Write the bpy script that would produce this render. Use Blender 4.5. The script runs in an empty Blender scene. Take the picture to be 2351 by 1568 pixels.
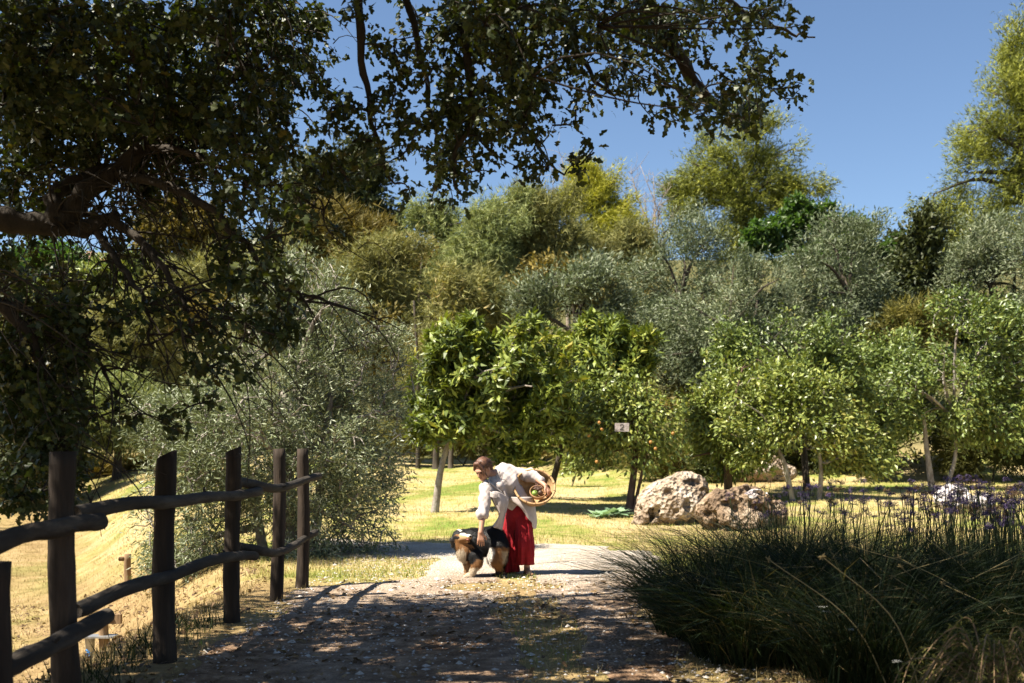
import bpy, math, random
import numpy as np
from mathutils import Vector, Matrix

random.seed(7)
RNG = np.random.default_rng(7)
scene = bpy.context.scene
COL = scene.collection

# ------------------------------------------------------------------ camera, sky, sun, exposure
F, CX, HY = 2285.0, 1175.5, 1029.0          # focal length, centre column and horizon row of the 2351 px wide photograph
CAMZ = 1.5
cam_d = bpy.data.cameras.new("camera")
cam = bpy.data.objects.new("camera", cam_d)
COL.objects.link(cam)
cam.location = (0, 0, CAMZ)
cam.rotation_euler = (math.radians(90), 0, 0)
cam_d.sensor_width = 36.0
cam_d.lens = 36.0 * F / 2351.0
cam_d.shift_y = (HY - 784.0) / 2351.0
cam_d.clip_start = 0.1
cam_d.clip_end = 2000
cam_d.dof.use_dof = True
cam_d.dof.focus_distance = 10.0
cam_d.dof.aperture_fstop = 2.4
scene.camera = cam

SUN = np.array([-0.64, -0.26, 1.0]); SUN /= np.linalg.norm(SUN)
world = bpy.data.worlds.new("World")
scene.world = world
world.use_nodes = True
wn = world.node_tree.nodes
sky = wn.new("ShaderNodeTexSky")
sky.sky_type = 'NISHITA'
sky.sun_disc = False
sky.sun_elevation = math.asin(SUN[2])
sky.sun_rotation = math.atan2(SUN[0], SUN[1])
sky.altitude = 200
sky.air_density = 1.0
sky.dust_density = 0.3
sky.ozone_density = 3.4
wn["Background"].inputs["Strength"].default_value = 0.054
world.node_tree.links.new(sky.outputs[0], wn["Background"].inputs["Color"])
sun_d = bpy.data.lights.new("sun", 'SUN')
sun_d.energy = 5.0
sun_d.angle = math.radians(0.53)
sun_d.color = (1.0, 0.93, 0.80)
sun_o = bpy.data.objects.new("sun", sun_d)
COL.objects.link(sun_o)
sun_o.rotation_euler = Vector(SUN).to_track_quat('Z', 'Y').to_euler()
sun_o.location = (-20, -6, 30)
scene.view_settings.view_transform = 'Standard'
scene.view_settings.look = 'None'
scene.view_settings.exposure = 1.6
scene.view_settings.gamma = 1.0
scene.view_settings.use_curve_mapping = False
scene.cycles.max_bounces = 4
scene.cycles.diffuse_bounces = 1
scene.cycles.glossy_bounces = 2
scene.cycles.transmission_bounces = 4
scene.cycles.transparent_max_bounces = 4

# ------------------------------------------------------------------ helpers
def P(px, py, D):
    """a point D metres ahead, seen at display pixel (px, py)"""
    return np.array([(px - CX) / F * D, D, CAMZ - (py - HY) / F * D])

def nrm(a):
    a = np.asarray(a, float)
    return a / np.maximum(np.linalg.norm(a, axis=-1, keepdims=True), 1e-9)

def sstep(a, b, x):
    t = np.clip((np.asarray(x, float) - a) / (b - a), 0, 1)
    return t * t * (3 - 2 * t)

def vnoise(p, freq=1.0, seed=0):
    """cheap smooth 3D noise in about -1..1"""
    r = np.random.default_rng(seed + 991)
    p = np.asarray(p, float) * freq
    out = 0
    for i in range(6):
        k = nrm(r.normal(size=3)) * (1 + 0.55 * i)
        out = out + np.sin(p @ k + r.uniform(0, 6.28)) * np.cos(p @ np.roll(k, 1) * 0.83 + r.uniform(0, 6.28)) / (1 + 0.35 * i)
    return out / 2.2

def fence_edge(y):
    return -2.62 - 0.42 * np.maximum(0, np.asarray(y, float) - 11.5)

def zg(x, y):
    """height of the terrain"""
    x = np.asarray(x, float); y = np.asarray(y, float)
    z = 0.035 * np.maximum(0, y - 18)
    z = z + 0.10 * np.maximum(0, y - 46)
    z = z + 2.4 * sstep(31, 40, y) * sstep(0.5, 5, x)
    e = fence_edge(y)
    z = z - 1.35 * sstep(0.1, 3.0, e - x) * (1 - sstep(26, 44, y))
    z = z + 4.2 * sstep(43, 62, y) * sstep(4, 12, -x)
    w = sstep(13, 20, y) + sstep(0.4, 2, e - x)
    z = z + 0.06 * np.clip(w, 0, 1) * (np.sin(x * 1.1 + 0.7 * y) * np.cos(y * 0.63 - x * 0.4))
    z = z + 0.3 * sstep(2.0, 6.0, x) * sstep(1, 6, y) * (1 - sstep(12, 20, y)) * 0.4
    z = z + 18.0 * sstep(90, 260, y)
    return z

ORG = {}
def tag(o, label=None, cat=None, group=None, kind=None):
    if label: o["label"] = label
    if cat: o["category"] = cat
    if group: o["group"] = group
    if kind: o["kind"] = kind
    return o

def empty(name, loc, label, cat, group=None):
    o = bpy.data.objects.new(name, None)
    o.empty_display_size = 0.2
    COL.objects.link(o)
    o.location = [float(v) for v in loc]
    ORG[o.name] = np.array(loc, float)
    return tag(o, label, cat, group)

def make_mesh(name, V, F_, mats, smooth=True, attrs=None, mat_idx=None):
    """F_ = list of index arrays (n,3) or (n,4)"""
    me = bpy.data.meshes.new(name)
    V = np.ascontiguousarray(V, dtype=np.float32)
    if not isinstance(F_, (list, tuple)): F_ = [F_]
    F_ = [np.asarray(f, dtype=np.int32) for f in F_ if len(f)]
    me.vertices.add(len(V))
    me.vertices.foreach_set("co", V.ravel())
    loops = np.concatenate([f.ravel() for f in F_])
    tot = np.concatenate([np.full(len(f), f.shape[1], np.int32) for f in F_])
    start = np.concatenate([[0], np.cumsum(tot)[:-1]]).astype(np.int32)
    me.loops.add(len(loops))
    me.loops.foreach_set("vertex_index", loops)
    me.polygons.add(len(tot))
    me.polygons.foreach_set("loop_start", start)
    me.polygons.foreach_set("use_smooth", np.full(len(tot), bool(smooth)))
    if not isinstance(mats, (list, tuple)): mats = [mats]
    for m in mats: me.materials.append(m)
    if mat_idx is not None:
        me.polygons.foreach_set("material_index", np.asarray(mat_idx, np.int32))
    me.update(calc_edges=True)
    me.validate()
    for k, a in (attrs or {}).items():
        a = np.asarray(a, np.float32)
        if a.ndim == 1:
            at = me.attributes.new(k, 'FLOAT', 'POINT'); at.data.foreach_set("value", a)
        else:
            at = me.attributes.new(k, 'FLOAT_COLOR', 'POINT')
            if a.shape[1] == 3: a = np.hstack([a, np.ones((len(a), 1), np.float32)])
            at.data.foreach_set("color", np.ascontiguousarray(a, np.float32).ravel())
    return me

def obj(name, V, F_, mats, parent=None, smooth=True, attrs=None, origin=None, mat_idx=None):
    V = np.asarray(V, float)
    if parent is not None: org = ORG[parent.name]
    elif origin is not None: org = np.array(origin, float)
    else: org = np.zeros(3)
    me = make_mesh(name, V - org, F_, mats, smooth, attrs, mat_idx)
    o = bpy.data.objects.new(name, me)
    COL.objects.link(o)
    if parent is not None: o.parent = parent
    else: o.location = [float(v) for v in org]
    ORG[o.name] = org
    return o

class MB:
    """collects pieces of one mesh"""
    def __init__(s): s.V = []; s.F = {3: [], 4: []}; s.n = 0; s.A = []
    def add(s, V, *Fs, a=None):
        V = np.asarray(V, float)
        s.V.append(V)
        for f in Fs:
            f = np.asarray(f)
            if len(f): s.F[f.shape[1]].append(f + s.n)
        s.n += len(V)
        s.A.append(np.full(len(V), 0.5) if a is None else (np.full(len(V), a) if np.isscalar(a) else a))
        return s
    def get(s):
        return np.concatenate(s.V), [np.concatenate(s.F[k]) for k in (3, 4) if s.F[k]]
    def build(s, name, mats, parent=None, smooth=True, origin=None, attrs=None):
        V, Fs = s.get()
        at = {"rnd": np.concatenate(s.A)}
        at.update(attrs or {})
        return obj(name, V, Fs, mats, parent, smooth, at, origin)

def tubes(Pt, R, sides=5, cap=True):
    """Pt (n,k,3), R (n,k): n tubes of k rings"""
    Pt = np.asarray(Pt, float); R = np.asarray(R, float)
    if Pt.ndim == 2: Pt = Pt[None]; R = R[None]
    n, k, _ = Pt.shape
    T = np.gradient(Pt, axis=1); T = nrm(T)
    ref = np.where(np.abs(T[:, :1, 2:3]) > 0.85, np.array([1.0, 0, 0]), np.array([0, 0, 1.0]))
    U = nrm(np.cross(T, np.broadcast_to(ref, T.shape)))
    W = np.cross(T, U)
    a = np.arange(sides) * 2 * np.pi / sides
    V = Pt[:, :, None] + R[:, :, None, None] * (np.cos(a)[None, None, :, None] * U[:, :, None] + np.sin(a)[None, None, :, None] * W[:, :, None])
    V = V.reshape(-1, 3)
    i = np.arange(n)[:, None, None] * k * sides; r = np.arange(k - 1)[None, :, None] * sides; j = np.arange(sides)[None, None, :]
    j2 = (j + 1) % sides
    Q = np.stack([i + r + j, i + r + j2, i + r + sides + j2, i + r + sides + j], -1).reshape(-1, 4)
    tris = np.zeros((0, 3), int)
    if cap:
        tr = []
        for base in (0, (k - 1) * sides):
            for s_ in range(1, sides - 1):
                tr.append(np.stack([np.arange(n) * k * sides + base, np.arange(n) * k * sides + base + s_, np.arange(n) * k * sides + base + s_ + 1], -1))
        tris = np.concatenate(tr)
    return V, Q, tris

def spline(pts, n):
    """Catmull-Rom through pts, n samples"""
    p = np.asarray(pts, float)
    p = np.vstack([2 * p[0] - p[1], p, 2 * p[-1] - p[-2]])
    m = len(p) - 3
    t = np.linspace(0, m - 1e-6, n); i = t.astype(int); f = (t - i)[:, None]
    a, b, c, d = p[i], p[i + 1], p[i + 2], p[i + 3]
    return 0.5 * (2 * b + (c - a) * f + (2 * a - 5 * b + 4 * c - d) * f ** 2 + (3 * b - a - 3 * c + d) * f ** 3)

def scatter(tmpl, pos, X, N, S, rnd):
    """leaf template (V, faces) placed with its length along X and its face along N"""
    tv, tf = tmpl
    X = nrm(X); Y = nrm(np.cross(N, X)); Z = np.cross(X, Y)
    M = np.stack([X, Y, Z], -1)
    S = np.asarray(S, float)
    V = pos[:, None] + S[:, None, None] * np.einsum('nij,kj->nki', M, tv)
    k = len(tv)
    Fs = (np.arange(len(pos))[:, None, None] * k + tf[None]).reshape(-1, tf.shape[1])
    return V.reshape(-1, 3), Fs, np.repeat(rnd, k)

# ------------------------------------------------------------------ materials
def new_mat(name):
    m = bpy.data.materials.new(name); m.use_nodes = True
    nt = m.node_tree
    return m, nt, nt.nodes["Principled BSDF"], nt.nodes["Material Output"]

def rgba(c): return (c[0], c[1], c[2], 1.0)

def ramp(nt, stops):
    r = nt.nodes.new("ShaderNodeValToRGB")
    el = r.color_ramp.elements
    el[0].position, el[0].color = stops[0][0], rgba(stops[0][1])
    el[1].position, el[1].color = stops[-1][0], rgba(stops[-1][1])
    for p, c in stops[1:-1]:
        e = el.new(p); e.color = rgba(c)
    return r

def leaf_mat(name, stops, trans=0.3, rough=0.5, spec=0.3, tcol=None):
    m, nt, b, out = new_mat(name)
    at = nt.nodes.new("ShaderNodeAttribute"); at.attribute_name = "rnd"
    r = ramp(nt, stops)
    nt.links.new(at.outputs["Fac"], r.inputs[0])
    nt.links.new(r.outputs[0], b.inputs["Base Color"])
    b.inputs["Roughness"].default_value = rough
    b.inputs["Specular IOR Level"].default_value = spec
    t = nt.nodes.new("ShaderNodeBsdfTranslucent")
    mx = nt.nodes.new("ShaderNodeMix"); mx.data_type = 'RGBA'; mx.blend_type = 'MULTIPLY'; mx.inputs[0].default_value = 1
    nt.links.new(r.outputs[0], mx.inputs[6]); mx.inputs[7].default_value = rgba(tcol or (1.6, 1.5, 0.5))
    nt.links.new(mx.outputs[2], t.inputs[0])
    ms = nt.nodes.new("ShaderNodeMixShader"); ms.inputs[0].default_value = trans
    nt.links.new(b.outputs[0], ms.inputs[1]); nt.links.new(t.outputs[0], ms.inputs[2])
    nt.links.new(ms.outputs[0], out.inputs[0])
    return m

def noise_mat(name, stops, scale=5, rough=0.85, bump=0.3, bscale=None, stretch=(1, 1, 1), detail=6, spec=0.25, dist=0.02):
    m, nt, b, out = new_mat(name)
    tc = nt.nodes.new("ShaderNodeTexCoord"); mp = nt.nodes.new("ShaderNodeMapping"); mp.inputs["Scale"].default_value = stretch
    nt.links.new(tc.outputs["Object"], mp.inputs[0])
    n = nt.nodes.new("ShaderNodeTexNoise"); n.inputs["Scale"].default_value = scale; n.inputs["Detail"].default_value = detail; n.inputs["Roughness"].default_value = 0.65
    nt.links.new(mp.outputs[0], n.inputs["Vector"])
    r = ramp(nt, stops); nt.links.new(n.outputs["Fac"], r.inputs[0]); nt.links.new(r.outputs[0], b.inputs["Base Color"])
    b.inputs["Roughness"].default_value = rough; b.inputs["Specular IOR Level"].default_value = spec
    if bump:
        n2 = nt.nodes.new("ShaderNodeTexNoise"); n2.inputs["Scale"].default_value = bscale or scale * 3; n2.inputs["Detail"].default_value = 8
        nt.links.new(mp.outputs[0], n2.inputs["Vector"])
        bp = nt.nodes.new("ShaderNodeBump"); bp.inputs["Strength"].default_value = bump; bp.inputs["Distance"].default_value = dist
        nt.links.new(n2.outputs["Fac"], bp.inputs["Height"]); nt.links.new(bp.outputs[0], b.inputs["Normal"])
    return m

def col_mat(name, rough=0.8, spec=0.2, bump=0, bscale=80):
    """colour from the mesh's own 'Col' attribute (fur patches and the like)"""
    m, nt, b, out = new_mat(name)
    at = nt.nodes.new("ShaderNodeAttribute"); at.attribute_name = "Col"
    nt.links.new(at.outputs["Color"], b.inputs["Base Color"])
    b.inputs["Roughness"].default_value = rough; b.inputs["Specular IOR Level"].default_value = spec
    return m

M = {}
M['oak'] = leaf_mat("oak_leaf", [(0, (0.022, 0.03, 0.009)), (0.7, (0.038, 0.05, 0.012)), (0.95, (0.07, 0.08, 0.016)), (1, (0.10, 0.08, 0.02))], 0.16, 0.45, 0.25, (1.6, 1.7, 0.4))
M['olive'] = leaf_mat("olive_leaf", [(0, (0.095, 0.115, 0.047)), (0.6, (0.176, 0.203, 0.101)), (0.8, (0.351, 0.378, 0.243)), (1, (0.459, 0.486, 0.338))], 0.15, 0.45, 0.4, (1.1, 1.2, 0.6))
M['olive_far'] = leaf_mat("far_olive_leaf", [(0, (0.065, 0.085, 0.039)), (0.6, (0.130, 0.156, 0.078)), (0.85, (0.247, 0.273, 0.156)), (1, (0.351, 0.351, 0.221))], 0.15, 0.5, 0.35, (1.1, 1.2, 0.6))
M['loquat'] = leaf_mat("loquat_leaf", [(0, (0.045, 0.066, 0.014)), (0.5, (0.115, 0.15, 0.026)), (0.85, (0.25, 0.29, 0.05)), (1, (0.36, 0.29, 0.05))], 0.15, 0.45, 0.3, (1.3, 1.3, 0.4))
M['fruit'] = leaf_mat("fruit_leaf", [(0, (0.06, 0.088, 0.018)), (0.5, (0.16, 0.20, 0.04)), (0.85, (0.30, 0.325, 0.08)), (1, (0.38, 0.32, 0.09))], 0.15, 0.4, 0.45, (1.3, 1.3, 0.4))
M['citrus'] = leaf_mat("citrus_leaf", [(0, (0.04, 0.066, 0.016)), (0.5, (0.105, 0.145, 0.032)), (0.85, (0.22, 0.265, 0.06)), (1, (0.32, 0.28, 0.07))], 0.14, 0.4, 0.45, (1.3, 1.3, 0.4))
M['pine'] = leaf_mat("pine_needle", [(0, (0.045, 0.058, 0.014)), (0.45, (0.15, 0.17, 0.028)), (1, (0.36, 0.36, 0.05))], 0.12, 0.6, 0.2, (1.2, 1.2, 0.4))
M['tam'] = leaf_mat("tamarisk_leaf", [(0, (0.05, 0.058, 0.02)), (0.5, (0.18, 0.18, 0.06)), (0.85, (0.34, 0.32, 0.12)), (1, (0.42, 0.32, 0.14))], 0.2, 0.7, 0.15, (1.2, 1.15, 0.5))
M['tamgreen'] = leaf_mat("tamarisk_green_leaf", [(0, (0.06, 0.08, 0.03)), (0.5, (0.20, 0.235, 0.085)), (1, (0.38, 0.39, 0.16))], 0.2, 0.7, 0.15, (1.2, 1.2, 0.6))
M['yellow'] = leaf_mat("yellow_green_leaf", [(0, (0.144, 0.156, 0.018)), (0.5, (0.312, 0.312, 0.036)), (1, (0.480, 0.432, 0.072))], 0.3, 0.6, 0.2, (1.2, 1.2, 0.4))
M['dark'] = leaf_mat("dark_evergreen_leaf", [(0, (0.025, 0.035, 0.014)), (0.6, (0.055, 0.065, 0.02)), (1, (0.11, 0.11, 0.03))], 0.15, 0.5, 0.3, (1.2, 1.2, 0.5))
M['rust'] = leaf_mat("rusty_evergreen_leaf", [(0, (0.075, 0.069, 0.020)), (0.6, (0.163, 0.131, 0.031)), (1, (0.275, 0.200, 0.037))], 0.2, 0.6, 0.25, (1.2, 1.1, 0.5))
M['green'] = leaf_mat("fresh_green_leaf", [(0, (0.03, 0.06, 0.016)), (0.6, (0.07, 0.12, 0.03)), (1, (0.14, 0.20, 0.05))], 0.3, 0.4, 0.4, (1.2, 1.5, 0.4))
M['heath'] = leaf_mat("heath_leaf", [(0, (0.065, 0.072, 0.018)), (0.6, (0.169, 0.156, 0.039)), (1, (0.286, 0.247, 0.078))], 0.2, 0.7, 0.2, (1.2, 1.2, 0.5))
M['juniper'] = leaf_mat("juniper_leaf", [(0, (0.046, 0.052, 0.016)), (0.6, (0.098, 0.098, 0.026)), (1, (0.182, 0.169, 0.039))], 0.2, 0.7, 0.2, (1.2, 1.2, 0.5))
M['blade'] = leaf_mat("grass_blade", [(0, (0.008, 0.014, 0.006)), (0.6, (0.018, 0.029, 0.010)), (0.88, (0.034, 0.044, 0.016)), (1, (0.16, 0.12, 0.055))], 0.2, 0.6, 0.15, (1.3, 1.4, 0.5))
M['straw'] = leaf_mat("dry_grass", [(0, (0.20, 0.14, 0.06)), (0.5, (0.36, 0.28, 0.13)), (1, (0.48, 0.40, 0.22))], 0.3, 0.7, 0.15, (1.1, 1.0, 0.7))
M['lawn'] = leaf_mat("lawn_grass", [(0, (0.16, 0.23, 0.04)), (0.3, (0.29, 0.31, 0.075)), (0.6, (0.44, 0.36, 0.15)), (1, (0.54, 0.43, 0.22))], 0.3, 0.7, 0.15, (1.1, 1.1, 0.7))
M['litter'] = leaf_mat("dry_leaf", [(0, (0.06, 0.035, 0.018)), (0.6, (0.14, 0.085, 0.04)), (1, (0.26, 0.18, 0.09))], 0.1, 0.7, 0.2)
M['cabbage'] = leaf_mat("silver_leaf", [(0, (0.16, 0.26, 0.13)), (1, (0.36, 0.46, 0.30))], 0.25, 0.5, 0.3, (1, 1.2, 0.7))
M['petal'] = leaf_mat("purple_petal", [(0, (0.035, 0.026, 0.045)), (0.6, (0.085, 0.062, 0.12)), (1, (0.17, 0.12, 0.24))], 0.35, 0.6, 0.2, (1.1, 0.9, 1.3))
M['white_petal'] = leaf_mat("white_petal", [(0, (0.5, 0.5, 0.46)), (1, (0.75, 0.74, 0.7))], 0.3, 0.6, 0.2, (1, 1, 0.9))
M['bark'] = noise_mat("oak_bark", [(0.3, (0.018, 0.014, 0.010)), (0.7, (0.05, 0.038, 0.027))], 14, 0.9, 0.8, 40, (1, 1, 0.4))
M['greybark'] = noise_mat("grey_bark", [(0.3, (0.14, 0.11, 0.085)), (0.5, (0.26, 0.225, 0.19)), (0.75, (0.40, 0.37, 0.33))], 7, 0.9, 0.7, 30, (1, 1, 0.5))
M['redbark'] = noise_mat("red_brown_bark", [(0.3, (0.05, 0.03, 0.022)), (0.7, (0.17, 0.10, 0.07))], 9, 0.9, 0.8, 30, (1, 1, 0.3))
M['darkbark'] = noise_mat("dark_bark", [(0.3, (0.03, 0.024, 0.018)), (0.7, (0.09, 0.07, 0.05))], 6, 0.9, 0.6, 24, (1, 1, 0.4))
M['palebranch'] = noise_mat("pale_bare_twig", [(0.3, (0.16, 0.12, 0.09)), (0.7, (0.34, 0.28, 0.22))], 4, 0.9, 0.3)
M['post'] = noise_mat("weathered_post_wood", [(0.25, (0.011, 0.008, 0.006)), (0.5, (0.028, 0.019, 0.013)), (0.8, (0.085, 0.058, 0.04))], 9, 0.85, 0.9, 22, (1, 1, 0.12))
M['rail'] = noise_mat("weathered_rail_wood", [(0.25, (0.013, 0.010, 0.008)), (0.5, (0.034, 0.027, 0.021)), (0.8, (0.11, 0.09, 0.07))], 8, 0.85, 0.9, 25, (1, 0.15, 1))
M['stake'] = noise_mat("stake_wood", [(0.25, (0.10, 0.06, 0.03)), (0.5, (0.22, 0.14, 0.075)), (0.8, (0.36, 0.25, 0.15))], 8, 0.85, 0.6, 25, (1, 1, 0.15))

# ------------------------------------------------------------------ ground
def ground_mat():
    m, nt, b, out = new_mat("dry_meadow_ground")
    L = nt.links
    tc = nt.nodes.new("ShaderNodeTexCoord")
    def nz(scale, detail=5, rough=0.6):
        n = nt.nodes.new("ShaderNodeTexNoise"); n.inputs["Scale"].default_value = scale; n.inputs["Detail"].default_value = detail; n.inputs["Roughness"].default_value = rough
        L.new(tc.outputs["Object"], n.inputs["Vector"]); return n
    big = nz(0.30, 6, 0.62); mid = nz(2.2, 6); fine = nz(30, 4)
    r1 = ramp(nt, [(0.36, (0.16, 0.21, 0.04)), (0.44, (0.28, 0.27, 0.075)), (0.52, (0.41, 0.32, 0.14)), (0.66, (0.50, 0.39, 0.21))])
    ad = nt.nodes.new("ShaderNodeMath"); ad.operation = 'MULTIPLY_ADD'; ad.inputs[1].default_value = 0.45
    sub = nt.nodes.new("ShaderNodeMath"); sub.operation = 'SUBTRACT'; sub.inputs[1].default_value = 0.5
    L.new(mid.outputs["Fac"], sub.inputs[0]); L.new(sub.outputs[0], ad.inputs[0]); L.new(big.outputs["Fac"], ad.inputs[2])
    L.new(ad.outputs[0], r1.inputs[0])
    soil = ramp(nt, [(0.3, (0.17, 0.11, 0.05)), (0.5, (0.27, 0.185, 0.085)), (0.7, (0.36, 0.25, 0.125))]); L.new(mid.outputs["Fac"], soil.inputs[0])
    at = nt.nodes.new("ShaderNodeAttribute"); at.attribute_name = "soil"
    mx = nt.nodes.new("ShaderNodeMix"); mx.data_type = 'RGBA'
    L.new(at.outputs["Fac"], mx.inputs[0]); L.new(r1.outputs[0], mx.inputs[6]); L.new(soil.outputs[0], mx.inputs[7])
    at2 = nt.nodes.new("ShaderNodeAttribute"); at2.attribute_name = "scrub"
    sc = ramp(nt, [(0.35, (0.05, 0.055, 0.02)), (0.65, (0.15, 0.13, 0.05))]); L.new(mid.outputs["Fac"], sc.inputs[0])
    mx2 = nt.nodes.new("ShaderNodeMix"); mx2.data_type = 'RGBA'; L.new(at2.outputs["Fac"], mx2.inputs[0]); L.new(mx.outputs[2], mx2.inputs[6]); L.new(sc.outputs[0], mx2.inputs[7]); mx = mx2
    fr = ramp(nt, [(0.3, (0.72, 0.72, 0.72)), (0.7, (1.15, 1.15, 1.15))]); L.new(fine.outputs["Fac"], fr.inputs[0])
    mu = nt.nodes.new("ShaderNodeMix"); mu.data_type = 'RGBA'; mu.blend_type = 'MULTIPLY'; mu.inputs[0].default_value = 1
    L.new(mx.outputs[2], mu.inputs[6]); L.new(fr.outputs[0], mu.inputs[7])
    L.new(mu.outputs[2], b.inputs["Base Color"])
    b.inputs["Roughness"].default_value = 0.95; b.inputs["Specular IOR Level"].default_value = 0.1
    bp = nt.nodes.new("ShaderNodeBump"); bp.inputs["Strength"].default_value = 0.8; bp.inputs["Distance"].default_value = 0.05
    L.new(fine.outputs["Fac"], bp.inputs["Height"]); L.new(bp.outputs[0], b.inputs["Normal"])
    return m

def path_mat():
    m, nt, b, out = new_mat("pale_gravel")
    L = nt.links
    tc = nt.nodes.new("ShaderNodeTexCoord")
    def nz(scale, detail=5, rough=0.6):
        n = nt.nodes.new("ShaderNodeTexNoise"); n.inputs["Scale"].default_value = scale; n.inputs["Detail"].default_value = detail; n.inputs["Roughness"].default_value = rough
        L.new(tc.outputs["Object"], n.inputs["Vector"]); return n
    n1 = nz(1.3, 7, 0.65); n2 = nz(45, 3, 0.7)
    r1 = ramp(nt, [(0.3, (0.34, 0.27, 0.20)), (0.5, (0.45, 0.385, 0.31)), (0.7, (0.52, 0.46, 0.385))]); L.new(n1.outputs["Fac"], r1.inputs[0])
    r2 = ramp(nt, [(0.3, (0.6, 0.6, 0.6)), (0.65, (1.1, 1.1, 1.1))]); L.new(n2.outputs["Fac"], r2.inputs[0])
    mu = nt.nodes.new("ShaderNodeMix"); mu.data_type = 'RGBA'; mu.blend_type = 'MULTIPLY'; mu.inputs[0].default_value = 1
    L.new(r1.outputs[0], mu.inputs[6]); L.new(r2.outputs[0], mu.inputs[7])
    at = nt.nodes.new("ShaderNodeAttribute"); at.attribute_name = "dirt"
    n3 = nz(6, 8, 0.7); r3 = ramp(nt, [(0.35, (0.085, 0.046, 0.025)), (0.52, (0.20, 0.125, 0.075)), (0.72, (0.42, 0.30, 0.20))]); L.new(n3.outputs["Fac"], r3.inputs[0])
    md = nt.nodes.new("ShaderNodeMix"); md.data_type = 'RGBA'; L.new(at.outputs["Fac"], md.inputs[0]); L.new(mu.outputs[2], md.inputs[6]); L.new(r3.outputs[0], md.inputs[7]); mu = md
    vo = nt.nodes.new("ShaderNodeTexVoronoi"); vo.inputs["Scale"].default_value = 38; L.new(tc.outputs["Object"], vo.inputs["Vector"])
    bp = nt.nodes.new("ShaderNodeBump"); bp.inputs["Strength"].default_value = 0.9; bp.inputs["Distance"].default_value = 0.02; bp.invert = True
    L.new(vo.outputs["Distance"], bp.inputs["Height"]); L.new(bp.outputs[0], b.inputs["Normal"])
    L.new(mu.outputs[2], b.inputs["Base Color"])
    b.inputs["Roughness"].default_value = 0.95; b.inputs["Specular IOR Level"].default_value = 0.1
    return m
M['ground'] = ground_mat(); M['path'] = path_mat()

def path_mask(x, y):
    """>0 on the gravel"""
    x = np.asarray(x, float); y = np.asarray(y, float)
    n = 0.22 * vnoise(np.stack([x, y, 0 * x], -1), 1.7, 5) + 0.10 * vnoise(np.stack([x, y, 0 * x], -1), 6.0, 9)
    left = np.where(y < 10.2, -2.25, -2.25 + 1.25 * sstep(10.2, 11.8, y))
    right = 1.15 + 0.75 * sstep(9, 12.5, y)
    a = np.minimum(np.minimum(x - left, right - x), 14.4 - y)
    # track turning left behind the olive tree
    c = 14.4 + 0.09 * (x + 0.5) ** 2 * 0.35 - 0.22 * (x + 0.5)
    b2 = np.where(x < 1.4, 1.15 - np.abs(y - c), -1) - 2 * sstep(3.0, 4.2, -x)
    w = np.maximum(a, b2) + n
    # grassy strip between the wheel tracks and grass islands
    strip = 0.30 - np.abs(x - 0.18 - 0.25 * np.sin(y * 0.35)) + 0.25 * vnoise(np.stack([x, y, 0 * x], -1), 2.6, 14)
    strip = np.where((y < 11.6) & (y > 4.2), strip, -1)
    isl = 0.42 - np.hypot((x + 0.1) * 0.55, (y - 10.75))
    return np.minimum(w, -np.maximum(strip, isl) + 0.06)

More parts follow.
